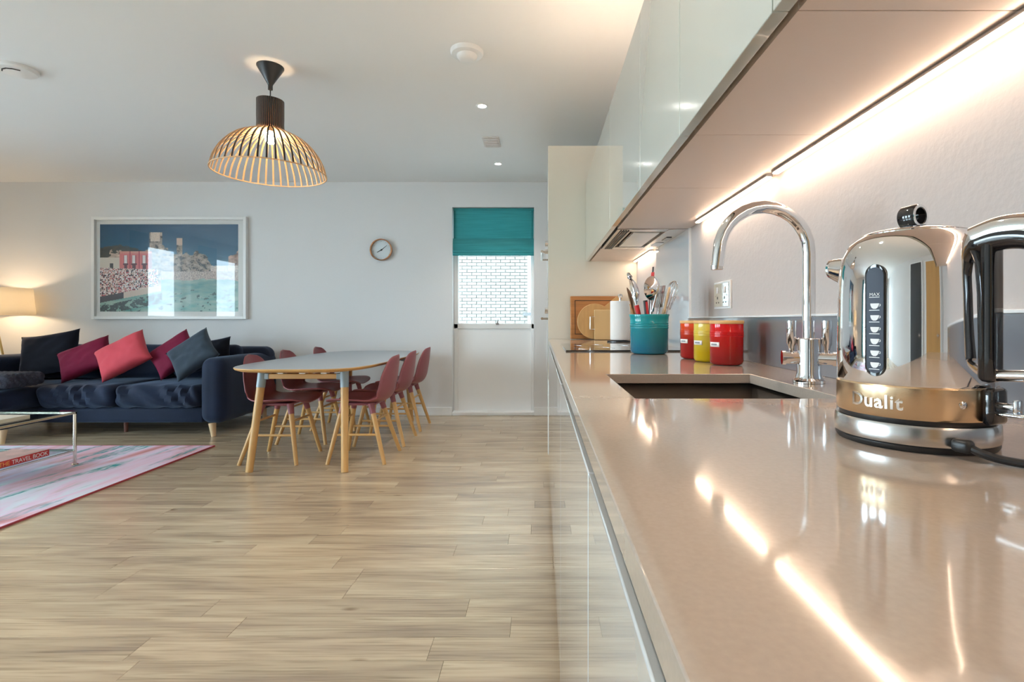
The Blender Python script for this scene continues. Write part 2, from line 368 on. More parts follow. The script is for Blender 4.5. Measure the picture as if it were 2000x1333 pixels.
for a, b in WINS: lw.box(LEFT-.3, LEFT, a, b, 0, .1).box(LEFT-.3, LEFT, a, b, 2.3, CEIL)
struct(lw.build('wall_left', wall_m, smooth=False))
struct(M().box(LEFT, RIGHT, REAR-.3, REAR, 0, CEIL).build('wall_rear', wall_m, smooth=False))
struct(M().box(LEFT, DX0-.0, BACK-.016, BACK, 0, .09).box(DX1, RIGHT-.65+.6, BACK-.016, BACK, 0, .09).build('baseboard_back', white_m, bevel=.003))
for i, (a, b) in enumerate(WINS):
    w = root('window_%d' % (i+2), (LEFT-.15, (a+b)/2, .1), kind='structure')
    fr = M(); x0, x1 = LEFT-.2, LEFT-.13
    fr.box(x0,x1,a,a+.06,.1,2.3).box(x0,x1,b-.06,b,.1,2.3).box(x0,x1,a,b,.1,.17).box(x0,x1,a,b,2.23,2.3).box(x0,x1,a,b,1.05,1.11)
    fr.build('window_frame', frame_white, w, bevel=.004)
    M().box(LEFT-.17, LEFT-.162, a+.05, b-.05, .16, 2.24).build('pane', pane, w)
for nm, x0, x1, mm, h in (('door_1', -1.5, -.65, dark_door, 2.1), ('door_2', -.35, .45, oak, 2.05)):
    d = root(nm, ((x0+x1)/2, REAR, 0), kind='structure')
    M().box(x0, x1, REAR, REAR+.03, 0, h).build('door_leaf', mm, d, bevel=.003)
    M().box(x0-.07,x0,REAR,REAR+.04,0,h+.07).box(x1,x1+.07,REAR,REAR+.04,0,h+.07).box(x0,x1,REAR,REAR+.04,h,h+.07).build('door_frame', white_m, d, bevel=.003)
    M().rod((x1-.08,REAR+.02,1.0),(x1-.08,REAR+.08,1.0),.01).rod((x1-.08,REAR+.075,1.0),(x1-.2,REAR+.075,1.0),.009).build('door_handle', chrome, d)

# tall window with solid lower panel in the back wall
w = root('window_1', (-.52, BACK+.1, 0), kind='structure'); w['label'] = 'tall white window with solid panel below the pane'
y0, y1 = BACK+.10, BACK+.17
M().box(DX0,DX0+.05,y0,y1,0,DZ).box(DX1-.035,DX1,y0,y1,0,DZ).box(DX0,DX1,y0,y1,DZ-.06,DZ).box(DX0,DX1,y0,y1,.94,1.0).build('window_frame', frame_white, w, bevel=.006)
M().box(DX0+.045, DX1-.03, y0+.035, y0+.043, .99, DZ-.05).build('pane', pane, w)
M().box(DX0+.045, DX1-.03, y0+.01, y1, .03, .945).build('lower_panel', white_m, w, bevel=.004)
M().box(DX0, DX1, BACK-.012, y1, 0, .035).build('threshold', white_m, w, bevel=.004)
hd = M().box(-.50,-.47,y0-.012,y0+.005,.985,1.005).rod((-.485,y0-.012,.995),(-.475,y0-.03,1.04),.008,.006).build('window_handle', alu, w)

# roman blind
bl = root('roman_blind', (-.52, BACK+.05, 1.737), label='teal roman blind pulled half down over the tall window', cat='blind')
yb = BACK+.045
M().box(DX0+.008, DX1-.004, yb-.01, yb+.02, DZ-.03, DZ-.004).build('headrail', teal_bl, bl, bevel=.003)
m = M()
def blind(u, v):
    x = DX0+.012 + u*(DX1-DX0-.02); z = DZ-.02 - v*(DZ-.02-1.85)
    return (x, yb-.008 + .006*math.sin(v*7)*v, z)
m.grid(blind, 24, 24); bb = m.build('blind_fabric', teal_bl, bl); bb.modifiers.new('s','SOLIDIFY').thickness = .003
for i, (zt, zb, yo, tk) in enumerate(((1.93,1.79,-.022,.020),(1.80,1.765,-.034,.026),(1.772,1.74,-.030,.026))):
    def fold(u, v, zt=zt, zb=zb, yo=yo, tk=tk):
        x = DX0+.006 + u*(DX1-DX0-.008); a = v*2*PI
        return (x, yb+yo+tk*.5*math.cos(a)*(1 if i else 1), (zt+zb)/2 + (zt-zb)/2*math.sin(a))
    M().grid(fold, 20, 18).build('blind_fold', teal_bl, bl)
# curtains by the left windows
for a, b, nb in ((1.45, 1.95, 'window opposite the kitchen cabinets'), (3.13, 3.45, 'window closest to the sofa')):
    def cur(u, v, a=a, b=b): return (LEFT+.09+.03*math.sin(u*40), a+u*(b-a), .03+v*2.35)
    c = M().grid(cur, 80, 4).build('curtain', teal_cu, org=(LEFT+.09,(a+b)/2,.03)); c.modifiers.new('s','SOLIDIFY').thickness = .002
    tag(c, 'long teal curtain gathered beside the '+nb, 'curtain')

# outside
tag(struct(M().box(-40, 40, BACK+.36, 14, -.4, -.25).box(-40, LEFT-.31, -30, BACK+.36, -.4, -.25).build('ground_outside', mat('paving', (.6,.6,.58), .9))))
struct(M().box(LEFT-.3, 20, BACK+.0, BACK+.3, CEIL+.2, 26).box(RIGHT+.3, 20, BACK, BACK+.3, -.25, CEIL+.2).build('added_sky_blocker', mat('sky_blocker_grey', (.45,.42,.40), .9), smooth=False))  # unseen upper wall, added to limit the sky light reaching the bricks
bw = root('neighbour_wall', (-1.1, 12, -.25), label='pale brick wall of the neighbouring building outside the window', cat='brick wall')
M().box(-18, 18, 12.006, 12.25, -.25, 24).build('mortar_bed', mortar_m, bw, smooth=False)  # unseen extra height added to keep sky light off the bricks
br = M().box(-1.204,-.996,11.99,12.012,-.2795,-.2205).build('brick', brick_m, bw, smooth=False); brs = M(); cnt = 0; first = True
for j in range(62):
    z = -.2 + j*.075
    for i in range(48):
        x = -6.8 + i*.225 + (.1125 if j % 2 else 0)
        if -2.45 < x < .25 and .88 < z < 2.75 and cnt < 300:
            o = br if first else br.copy()
            if not first: C.objects.link(o); o.parent = bw
            first = False; cnt += 1; o.location = (x+1.1, random.uniform(-.004,.002), z+.25)
        else: brs.box(x-.104, x+.104, 11.99, 12.012, z-.0295, z+.0295)
tag(brs.build('bricks_remaining', brick_m, bw, smooth=False), kind='stuff')
dp = root('downpipe', (-.28, 11.9, -.25), label='slim pale downpipe with bracket on the brick wall', cat='pipe')
M().rod((-.28,11.9,-.25),(-.28,11.9,4.5),.035).build('pipe', mat('pale_pipe',(.6,.5,.47),.6), dp); M().box(-.42,-.2,11.86,11.975,1.15,1.22).build('bracket', alu, dp)

# ------------------------------------------------------------------ kitchen run
XW, ZW, YN = .0505, .905, -.75     # worktop front, top, near end
XD = .0485; YT = 3.47
def slab_hole(x0,x1,y0,y1,z0,z1,hx0,hx1,hy0,hy1):
    xs = [x0,hx0,hx1,x1]; ysl = [y0,hy0,hy1,y1]; vs = []; fs = []
    idx = lambda i,j,k: (k*16+j*4+i)
    for z in (z0,z1):
        for yy in ysl:
            for xx in xs: vs.append((xx,yy,z))
    for i in range(3):
        for j in range(3):
            if i == 1 and j == 1: continue
            fs.append((idx(i,j,1),idx(i+1,j,1),idx(i+1,j+1,1),idx(i,j+1,1))); fs.append((idx(i,j,0),idx(i,j+1,0),idx(i+1,j+1,0),idx(i+1,j,0)))
    for i in range(3): fs += [(idx(i,0,0),idx(i+1,0,0),idx(i+1,0,1),idx(i,0,1)), (idx(i,3,0),idx(i,3,1),idx(i+1,3,1),idx(i+1,3,0))]
    for j in range(3): fs += [(idx(0,j,0),idx(0,j,1),idx(0,j+1,1),idx(0,j+1,0)), (idx(3,j,0),idx(3,j+1,0),idx(3,j+1,1),idx(3,j,1))]
    fs += [(idx(1,1,0),idx(1,1,1),idx(2,1,1),idx(2,1,0)),(idx(1,2,0),idx(2,2,0),idx(2,2,1),idx(1,2,1)),(idx(1,1,0),idx(1,2,0),idx(1,2,1),idx(1,1,1)),(idx(2,1,0),idx(2,1,1),idx(2,2,1),idx(2,2,0))]
    return M().add(vs, fs)
SX0,SX1,SY0,SY1 = .152,.49,.822,1.20
wt = slab_hole(XW, .648, YN, YT-.002, ZW-.022, ZW, SX0,SX1,SY0,SY1).build('worktop', quartz, org=(.35,1.3,ZW-.022), bevel=.0012)
tag(wt, 'long polished beige quartz worktop with sink cut-out', 'worktop')
seams = [(YN,-.22,'behind the kettle end of the worktop'),(-.22,.53,'under the kettle'),(.53,1.28,'below the sink'),(1.28,2.03,'between the sink and the hob'),(2.03,2.75,'below the hob'),(2.75,3.468,'touching the tall cream cabinet')]
for a, b, wh in seams:
    c = root('base_cabinet', ((XD+.648)/2, (a+b)/2, .12), label='white gloss handleless base cabinet '+wh, cat='cabinet', group='base cabinets under the worktop')
    if wh == 'below the sink': M().box(XD+.045,.645,a+.001,b-.001,.12,.60).box(XD+.045,.645,a+.001,a+.02,.6,ZW-.0225).box(XD+.045,.645,b-.02,b-.001,.6,ZW-.0225).build('body', white_m, c, smooth=False)
    else: M().box(XD+.045,.645,a+.001,b-.001,.12,ZW-.0225).build('body', white_m, c, smooth=False)
    M().box(XD,XD+.02,a+.0015,b-.0015,.122,.872).build('door', base_gl, c, bevel=.0015)
    M().prism([(XD+.022,.84),(XD+.026,.84),(XD+.026,.8815),(XD+.044,.8815),(XD+.044,.8822),(XD+.022,.8822)], a+.001,b-.001,'y').build('handle_channel', mat('dark_channel',(.10,.105,.11),.35,1), c, smooth=False)
struct(M().box(.632,.6495,YN,2.213,1.0402,1.0455).build('trim_2', white_m, bevel=.001))['label'] = 'thin white bead along the top of the upstand'
struct(M().box(XD+.05,XD+.066,YN,YT,0,.119).build('trim_1', alu, smooth=False))['label'] = 'recessed plinth under the base cabinets'
# sink
sk = root('sink', (.32,1.01,.70), label='brushed steel undermount sink sunk into the beige worktop', cat='sink')
t = .0015; zb = .715; zt = ZW-.023
m = M()
ins = [(SX0-.006,SX1+.006,SY0-.006,SY1+.006,zt),(SX0-.006,SX1+.006,SY0-.006,SY1+.006,zb+.02),(SX0+.012,SX1-.012,SY0+.012,SY1-.012,zb)]
vs = []
for x0,x1,y0,y1,z in ins: vs += [(x0,y0,z),(x1,y0,z),(x1,y1,z),(x0,y1,z)]
fs = [(j*4+i,j*4+(i+1)%4,(j+1)*4+(i+1)%4,(j+1)*4+i) for j in range(2) for i in range(4)] + [(8,9,10,11)]
b = m.add(vs, fs).build('basin', mat('sink_steel',(.42,.38,.34),.3,1), sk, fixn=False); b.modifiers.new('s','SOLIDIFY').thickness = .0015
M().lathe([(.001,.003),(.02,.003),(.03,.002),(.04,.006),(.042,.001)],(.32,1.01,zb+.001),28).build('drain', chrome, sk)
# upstand + glass splashback
up = tag(M().box(.634,.649,YN,2.215,ZW,1.04).build('upstand', upst_m, org=(.64,.7,ZW), bevel=.001), 'low glossy upstand along the back of the worktop, dark grey for painted shade', 'upstand')
gp = root('glass_splashback', (.645,2.54,ZW), label='pale blue glass splashback panel behind the hob', cat='splashback')
M().box(.642,.6495,2.22,2.86,ZW,1.432).build('panel', splash_m, gp); M().box(.640,.6495,2.214,2.22,ZW,1.432).build('edge_trim', white_m, gp)

# wall cabinets
XF, ZB, ZT = .30, 1.433, 1.967
useams = [(YN,.22,'closest to the rear doors'),(.22,.665,'above the kettle'),(.665,1.11,'above the chrome tap'),(1.11,1.554,'above the red jar'),(1.554,2.24,'above the double socket'),(2.24,YT-.002,'holding the extractor above the hob')]
for a, b, wh in useams:
    c = root('wall_cabinet', (.48,(a+b)/2,ZB), label='grey-green gloss wall cabinet '+wh, cat='cabinet', group='wall cabinets in a row')
    if 'hob' in wh: M().box(XF+.034,.648,a+.001,b-.001,ZB+.05,ZT).box(XF+.034,.648,2.865,b-.001,ZB,ZB+.05).build('body', carc_m, c, smooth=False)
    else: M().box(XF+.034,.648,a+.001,b-.001,ZB,ZT).build('body', carc_m, c, smooth=False)
    M().box(XF,XF+.022,a+.0015,b-.0015,ZB-.002,ZT).build('door', door_gl, c, bevel=.0012)
    M().box(XF+.022,XF+.034,a+.001,b-.001,ZB+.015,ZT-.002).build('handle_recess', dark_gap, c, smooth=False)
def led(a, b, wh):
    l = root('led_strip', (.607,(a+b)/2,ZB-.008), label='glowing warm LED strip light under the wall cabinets '+wh, cat='light', group='under-cabinet LED strips')
    M().box(.618,.636,a,b,ZB-.007,ZB-.0005).build('profile', alu, l, smooth=False); M().box(.620,.634,a+.005,b-.005,ZB-.010,ZB-.007).build('diffuser', led_m, l, smooth=False)
led(1.405,2.06,'above the socket'); led(-.6,1.375,'above the tap and kettle'); led(2.90,3.44,'between extractor and tall cabinet')
lu = root('cornice_led_strip', (.36,.8,ZT), label='warm LED strip lying on top of the wall cabinets facing the ceiling', cat='light')
M().box(.350,.372,-.6,2.70,ZT+.0002,ZT+.007).build('profile', alu, lu, smooth=False); M().box(.353,.369,-.595,2.695,ZT+.007,ZT+.010).build('diffuser', mat('cornice_led_light', (1,1,1), .5, emit=(1,.76,.56), es=62), lu, smooth=False)
# extractor
e = root('extractor_hood', (.49,2.55,ZB), label='built-in steel extractor hood set under the wall cabinet over the hob', cat='extractor')
M().box(XF+.036,.645,2.245,2.86,ZB+.012,ZB+.048).build('body', steel, e, smooth=False)
M().box(XF+.036,.40,2.245,2.86,ZB-.003,ZB+.012).box(.56,.645,2.245,2.86,ZB-.003,ZB+.012).box(.40,.56,2.245,2.30,ZB-.003,ZB+.012).box(.40,.56,2.79,2.86,ZB-.003,ZB+.012).build('frame', steel, e, bevel=.002)
M().box(.42,.54,2.33,2.76,ZB-.004,ZB+.008).build('glass_panel', mat('pale_panel',(.75,.72,.66),.15), e, bevel=.002)
for i in range(4): M().box(.352+i*.011,.358+i*.011,2.27,2.84,ZB-.006,ZB-.003).build('vent_slat', black_m, e, smooth=False)
M().box(.60,.625,2.45,2.55,ZB-.006,ZB-.003).build('control_panel', black_gl, e); M().box(.585,.63,2.62,2.74,ZB-.005,ZB-.003).build('lamp_lens', frame_white, e)
# tall cabinets with ovens
TZ = 2.217
tl = root('tall_cabinet', (.34,3.8,.12), label='tall cream cabinet housing the ovens, end panel facing the hob', cat='cabinet')
M().box(.047,.648,YT,YT+.02,.12,TZ).build('end_panel', tall_m, tl, bevel=.001); M().box(.068,.648,YT+.021,4.12,.0,TZ).build('body', tall_m, tl, smooth=False)
M().box(.045,.066,YT+.022,4.118,.122,.62).build('door', base_gl, tl, bevel=.001); M().box(.045,.066,YT+.022,4.118,1.72,TZ).build('door', base_gl, tl, bevel=.001)
for nm, z0, z1, lb, hz in (('oven',.63,1.18,'black built-in oven low in the tall cabinet',1.045),('microwave',1.19,1.71,'black built-in microwave above the oven in the tall cabinet',1.51)):
    ov = root(nm, (.05,3.8,z0), label=lb, cat='oven'); M().box(.046,.0665,YT+.03,4.11,z0,z1).build('front', black_gl, ov, bevel=.002)
    hy0, hy1 = YT+.07, 4.05
    M().rod((.006,hy0,hz),(.006,hy1,hz),.009).rod((.006,hy0+.02,hz),(.047,hy0+.02,hz),.007).rod((.006,hy1-.02,hz),(.047,hy1-.02,hz),.007).build('handle', steel, ov)
    for k in (0,1): M().cyl((.028,YT+.12+k*.4,hz+.06),.02,.018,'x',20).build('knob', chrome, ov)
tl2 = root('tall_cabinet', (.34,4.43,.12), label='tall white gloss cabinet beyond the ovens beside the window', cat='cabinet')
M().box(.068,.648,4.122,4.74,0,TZ).build('body', tall_m, tl2, smooth=False); M().box(.045,.066,4.124,4.738,.122,1.2).build('door', base_gl, tl2, bevel=.001); M().box(.045,.066,4.124,4.738,1.203,TZ).build('door', base_gl, tl2, bevel=.001)
# hob
hb = root('induction_hob', (.33,2.4,ZW), label='flat black glass induction hob set on the worktop', cat='hob')
M().box(.10,.585,2.07,2.66,ZW+.0003,ZW+.006).build('glass_top', black_gl, hb, bevel=.001)
for cx, cy, rr in ((.23,2.22,.09),(.23,2.50,.075),(.46,2.22,.075),(.46,2.50,.09)):
    M().lathe([(rr-.002,0),(rr,0),(rr,.0004),(rr-.002,.0004),(rr-.002,0)],(cx,cy,ZW+.006),40,cap0=False,cap1=False).build('cooking_zone', alu, hb)
# boards + paper towel by the tall cabinet
bd = root('chopping_board', (.36,3.44,ZW), label='large dark bamboo chopping board leaning on the tall cabinet', cat='chopping board')
m = M().box(.195,.53,-.011,.011,0,.288); m.xf(Matrix.Translation((0,3.428,ZW+.003)) @ Matrix.Rotation(math.radians(-4),4,'X')); m.build('board', bamboo, bd, bevel=.006)
m = M().box(.225,.50,-.0125,-.011,.03,.034).box(.225,.50,-.0125,-.011,.255,.259).box(.225,.229,-.0125,-.011,.03,.259).box(.496,.50,-.0125,-.011,.03,.259)
m.xf(Matrix.Translation((0,3.428,ZW+.003)) @ Matrix.Rotation(math.radians(-4),4,'X')); m.build('juice_groove', dark_gap, bd)
pb = root('paddle_board', (.36,3.38,ZW), label='round pale wooden paddle board tilted with handle up', cat='chopping board')
hd_ = [(.05,.09),(.105,.135),(.165,.185),(.178,.172),(.178,.150),(.125,.085),(.09,.04)]
m = M().prism([(.118*math.cos(2*PI*t/40),.118*math.sin(2*PI*t/40)) for t in range(40)],-.009,.009).prism(hd_,-.0088,.0088); m.xf(Matrix.Translation((.355,3.375,ZW+.12)) @ Matrix.Rotation(math.radians(-6),4,'X')); m.build('board', boardw, pb, bevel=.003)
sb = root('small_board', (.40,3.32,ZW), label='small pale rectangular wooden board with metal handle', cat='chopping board')
m = M().box(.345,.46,-.008,.008,0,.195); m.xf(Matrix.Translation((0,3.318,ZW+.002)) @ Matrix.Rotation(math.radians(-5),4,'X')); m.build('board', mat('maple_board',(.60,.42,.20),.5,nscale=6,namt=.2,stretch=(1,1,.2)), sb, bevel=.003)
M().tube([(.347,3.312,ZW+.15),(.318,3.312,ZW+.15),(.318,3.318,ZW+.07),(.347,3.312,ZW+.07)],.0035,8).build('handle', chrome, sb)
pt = root('paper_towel', (.462,3.0,ZW), label='white paper towel roll on a chrome stand beside the boards', cat='paper towel')
M().lathe([(.075,0),(.075,.008),(.01,.012)],(.462,3.0,ZW+.0005),32).build('base', black_m, pt)
M().lathe([(.018,.014),(.056,.014),(.057,.02),(.057,.235),(.056,.24),(.018,.24)],(.462,3.0,ZW),36).build('roll', paper, pt)
M().rod((.462,3.0,ZW+.01),(.462,3.0,ZW+.262),.006).lathe([(.001,.258),(.012,.261),(.016,.27),(.012,.281),(.001,.284)],(.462,3.0,ZW),20).build('rod', chrome, pt)

# utensil crock
CX, CY = .409, 1.94
ck = root('utensil_crock', (CX,CY,ZW), label='teal enamel utensil crock with ribbed collar', cat='crock')
prof = [(.055,.0005),(.066,.003),(.0705,.012),(.071,.095),(.0725,.097),(.0725,.101),(.071,.103),(.0725,.105),(.0725,.109),(.071,.111),(.0725,.113),(.0725,.117),(.0715,.119),(.073,.138),(.0765,.1475),(.0755,.149),(.0725,.147),(.069,.12),(.067,.015),(.01,.012)]
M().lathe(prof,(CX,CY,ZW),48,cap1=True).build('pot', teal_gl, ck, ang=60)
def uten(name, label, top, base, parts, cat):
    """parts: list of (part name, material, builder(M)) in a local frame: z along the tool, origin at the tip in the pot"""
    a, b = Vector(base), Vector(top); d = (b-a); q = d.to_track_quat('Z','Y')
    r = root(name, a, label=label, cat=cat, group='utensils in the teal crock', world=False); r.rotation_euler = q.to_euler()
    for nm, mt, fn in parts:
        m = M(); fn(m, d.length); m.build(nm, mt, r)
    return r
zc = ZW+.02
def bowl(rx, ry, dp, z0, ang=0):
    def f(m, L):
        def g(u, v):
            a = u*2*PI; rr = v; x = rx*rr*math.cos(a); z = ry*rr*math.sin(a); yy = dp*(1-rr*rr)
            return (x, yy, z0(L)+z)
        m.grid(g, 24, 6, closeu=True)
        def g2(u, v):
            p = g(u, v); return (p[0]*.97, p[1]-.002, p[2])
        m.grid(g2, 24, 6, closeu=True)
    return f
def stick(r0, r1, z0, z1): return lambda m, L: m.rod((0,0,z0), (0,0,z1 if z1 > 0 else L+z1), r0, r1)
uten('serving_spoon','steel serving spoon with pointed tip and red handle leaning out',(CX-.076,CY-.028,1.185),(CX-.014,CY-.026,zc),[('handle',red_h,stick(.009,.009,0,-.10)),('neck',chrome,stick(.005,.005,.08,-.06)),('bowl',chrome,bowl(.029,.054,.022,lambda L:L-.045)),('tip',chrome,lambda m,L:m.tube([(0,.0,L+.008),(-.012,.0,L+.022),(-.02,0,L+.026)],[.010,.006,.0015],8))],'spoon')
uten('wooden_spoon','brown wooden spoon half hidden behind the serving spoon',(CX-.072,CY+.034,1.135),(CX-.022,CY+.028,zc),[('handle',bamboo,stick(.006,.007,0,-.04)),('bowl',mat('brown_spoon',(.25,.13,.06),.5),bowl(.032,.045,.012,lambda L:L-.02))],'spoon')
uten('soup_ladle','large polished steel ladle with round bowl facing out',(CX+.010,CY-.004,1.155),(CX+.004,CY+.004,zc),[('handle',steel,stick(.006,.005,0,-.02)),('bowl',chrome,bowl(.046,.046,-.03,lambda L:L-.002)),('rib',chrome,lambda m,L:m.rod((0,-.006,L-.09),(0,-.03,L+.01),.005))],'ladle')
uten('red_spatula','tall narrow red spatula with black tip',(CX+.028,CY+.058,1.240),(CX+.004,CY+.045,zc),[('blade',red_h,lambda m,L:m.rbox((0,0,L-.08),(.016,.006,.12),.003,4)),('tip',black_m,lambda m,L:m.rbox((0,0,L-.012),(.008,.005,.026),.0025,4)),('handle',black_m,stick(.006,.006,0,-.13))],'spatula')
uten('slotted_turner','steel slotted turner beside the wooden spatula',(CX+.058,CY+.042,1.165),(CX+.028,CY+.030,zc),[('handle',steel,stick(.005,.005,0,-.07))]+[('tine',steel,lambda m,L,k=k:m.box(-.024+k*.011,-.017+k*.011,-.001,.001,L-.08,L)) for k in range(5)]+[('cross_bar',steel,lambda m,L:m.box(-.024,.027,-.0015,.0015,L-.084,L-.074)),('cross_bar',steel,lambda m,L:m.box(-.024,.027,-.0015,.0015,L-.03,L-.022))],'turner')
uten('wooden_spatula','pale flat wooden spatula leaning to the jars',(CX+.066,CY-.040,1.150),(CX+.016,CY-.032,zc),[('blade',beech,lambda m,L:m.rbox((0,0,L-.045),(.03,.007,.10),.0034,6)),('handle',beech,stick(.006,.007,0,-.08))],'spatula')
def wires(m, L):
    for k in range(6):
        a = k*PI/6; c, s_ = math.cos(a), math.sin(a); pts = []
        for t in range(17):
            u = t/16*2-1; z = L-.10 + .10*(1-u*u)**.5*1.0; rr = .03*u*(1.0 if abs(u)<.99 else 1)
            z = L-.11+ .11*math.sin(PI*(t/16)); rr = .036*math.cos(PI*(t/16))*(.35+.65*math.sin(PI*t/16))
            pts.append((rr*c, rr*s_, z))
        m.tube(pts, .0014, 6)
uten('balloon_whisk','steel balloon whisk with thin wire loops',(CX+.098,CY-.002,1.180),(CX+.018,CY-.006,zc),[('wires',chrome,wires),('handle',steel,stick(.007,.006,0,-.10))],'whisk')
uten('black_spatula','black handled utensil with red stripe in the crock',(CX-.026,CY-.055,1.105),(CX-.006,CY-.048,zc),[('handle',black_m,stick(.007,.008,0,-.0)),('stripe',red_h,lambda m,L:m.box(.004,.009,-.004,.004,L-.07,L-.005))],'spatula')

# jars
def jar(name, loc, mt, label, wtag):
    j = root(name, loc, label=label, cat='jar', group='enamel storage jars with wooden lids'); x,y,z = loc
    pr = [(.034,.0005),(.042,.003),(.0455,.010),(.0455,.078),(.0463,.0795),(.0463,.0825),(.0455,.084),(.0463,.0855),(.0463,.0885),(.0455,.090),(.0463,.0915),(.0463,.0945),(.0455,.096),(.0455,.116),(.04,.117)]
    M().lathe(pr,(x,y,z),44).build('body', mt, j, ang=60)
    M().lathe([(.03,.1165),(.0462,.1165),(.0468,.118),(.0468,.1245),(.0462,.1255),(.001,.126)],(x,y,z),40).build('lid', lidw, j)
    def tg(u, v):
        a = math.radians(-156 + (u-.5)*44); r_ = .0467
        return (x+r_*math.cos(a), y+r_*math.sin(a), z+.052+v*.013)
    g = M().grid(tg, 10, 1).build('name_tag', tagw, j); g.modifiers.new('s','SOLIDIFY').thickness = .0008
    def tp(u, v):
        a = math.radians(-156 + (u-.5)*26); r_ = .0473
        return (x+r_*math.cos(a), y+r_*math.sin(a), z+.056+v*.005)
    M().grid(tp, 10, 1).build('tag_print', tagink, g)
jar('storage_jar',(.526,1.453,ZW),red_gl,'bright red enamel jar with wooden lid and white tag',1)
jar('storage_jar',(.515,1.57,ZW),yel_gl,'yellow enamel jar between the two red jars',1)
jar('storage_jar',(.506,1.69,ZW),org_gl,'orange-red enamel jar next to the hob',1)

# socket
so = root('wall_socket', (.648,1.822,1.08), label='chrome double wall socket with white surround', cat='socket')
M().box(.642,.6497,1.742,1.902,1.072,1.170).build('surround', frame_white, so, bevel=.002)
M().box(.6395,.642,1.75,1.894,1.080,1.163).build('plate', chrome, so, bevel=.001)
for k in (0,1):
    yy = 1.787+k*.07
    M().box(.637,.6395,yy-.008,yy+.008,1.128,1.15).build('switch', frame_white, so, bevel=.001)
    for dy, dz, hh in ((0,1.112,.009),(-.012,1.095,.005),(.012,1.095,.005)): M().box(.639,.6397,yy+dy-.003,yy+dy+.003,dz-hh/2,dz+hh/2).build('pin_hole', black_m, so)
for yy in (1.765,1.879): M().cyl((.6388,yy,1.12),.003,.001,'x',12).build('screw', chrome, so)

# tap
TX, TY = .54, 1.033
tp = root('kitchen_tap', (TX,TY,ZW), label='chrome swan-neck kitchen tap with two levers behind the sink', cat='tap')
M().lathe([(.029,.0005),(.029,.006),(.0245,.010),(.0225,.02),(.0225,.088),(.020,.090),(.0135,.090)],(TX,TY,ZW),32).build('collar', chrome, tp)
pts = [(TX,TY,ZW+.08),(TX,TY,ZW+.26)]
for k in range(1,15):
    a = PI*k/15*1.07; pts.append((TX-.0905+.0905*math.cos(a), TY, ZW+.264+.0905*math.sin(a)))
q = Vector(pts[-1]); pts.append((q.x-.004, TY, q.z-.030))
M().tube(pts,.0125,18).build('spout', chrome, tp)
M().cyl((pts[-1][0]-.0005,TY,pts[-1][2]-.006),.0118,.008,'z',20).build('aerator', steel, tp)
for s, dd in ((-1,(-.88,.25)),(1,(.80,-.60))):
    d = Vector((dd[0],dd[1],0)).normalized(); c0 = Vector((TX,TY,ZW+.05)); e1 = c0+d*.044
    h = M().rod(c0+d*.018, e1, .0125, .0125, 20).rod(e1-d*.001, e1+d*.006, .0145, .0145, 20).build('valve', chrome, tp)
    base = e1 - d*.012
    M().tube([base+Vector((0,0,.010)), base+Vector((0,0,.022)), base+Vector((0,0,.030)), base+Vector((0,0,.075))],[.005,.006,.0095,.0095],14).build('lever', chrome, h)

# kettle
KX, KY = .392, .541
kt = root('kettle', (KX,KY,ZW), math.radians(-68), label='polished chrome electric kettle with black handle and water gauge', cat='kettle', world=False)
M().lathe([(.069,.0003),(.0705,.003),(.0705,.0055),(.069,.007)],n=72).build('rubber_foot', black_m, kt)
M().lathe([(.069,.006),(.0712,.007),(.0718,.010),(.0712,.023),(.0700,.0255),(.05,.0258)],n=72).build('power_base', steel, kt)
M().lathe([(.066,.0255),(.0668,.027),(.0668,.031),(.066,.032)],n=72).build('gap_ring', black_m, kt)
bandp = [(.0685,.0305),(.0696,.0325),(.0696,.0605),(.0685,.062)]
M().lathe(bandp,n=72).build('band', steel_warm, kt)
M().lathe([(.0682,.062),(.0688,.064),(.0690,.10),(.0684,.15),(.0672,.178),(.0645,.193),(.0585,.206),(.049,.2145),(.046,.2155)],n=80,cap0=True).build('body', chrome, kt, ang=60)
M().lathe([(.0465,.2140),(.0470,.2160),(.0455,.2172),(.034,.2205),(.018,.2225),(.001,.223)],n=64).build('lid', chrome, kt, ang=60)
kn = M()
for ss in (0,):
    pr = [(.0115,-.0085),(.0125,-.007),(.0125,.007),(.0115,.0085),(.0082,.0085),(.0082,-.0085)]
    kn.lathe(pr+[pr[0]],(0,0,.2345),32,'x',cap0=False,cap1=False)
kk = kn.box(-.006,.006,-.004,.004,.2215,.2255).build('lid_knob', black_gl, kt)
M().lathe([(.0092,.0083),(.0118,.0083),(.0118,.009),(.0092,.009),(.0092,.0083)],(0,0,.2345),32,'x',cap0=False,cap1=False).build('knob_ring', chrome, kk)
# spout toward -x
def spt(u, v):
    a = u*2*PI; t = v; r_ = .0165*(1-t)+.0105*t; cx = -.060-.034*t; cz = .182+.006*t
    return (cx, r_*math.cos(a)*.9, cz+r_*math.sin(a)-.006*(1-t)*(1 if math.sin(a)<0 else 0))
m = M().grid(spt, 24, 6, closeu=True); sp = m.build('spout', chrome, kt, fixn=False); sp.modifiers.new('s','SOLIDIFY').thickness = .0015
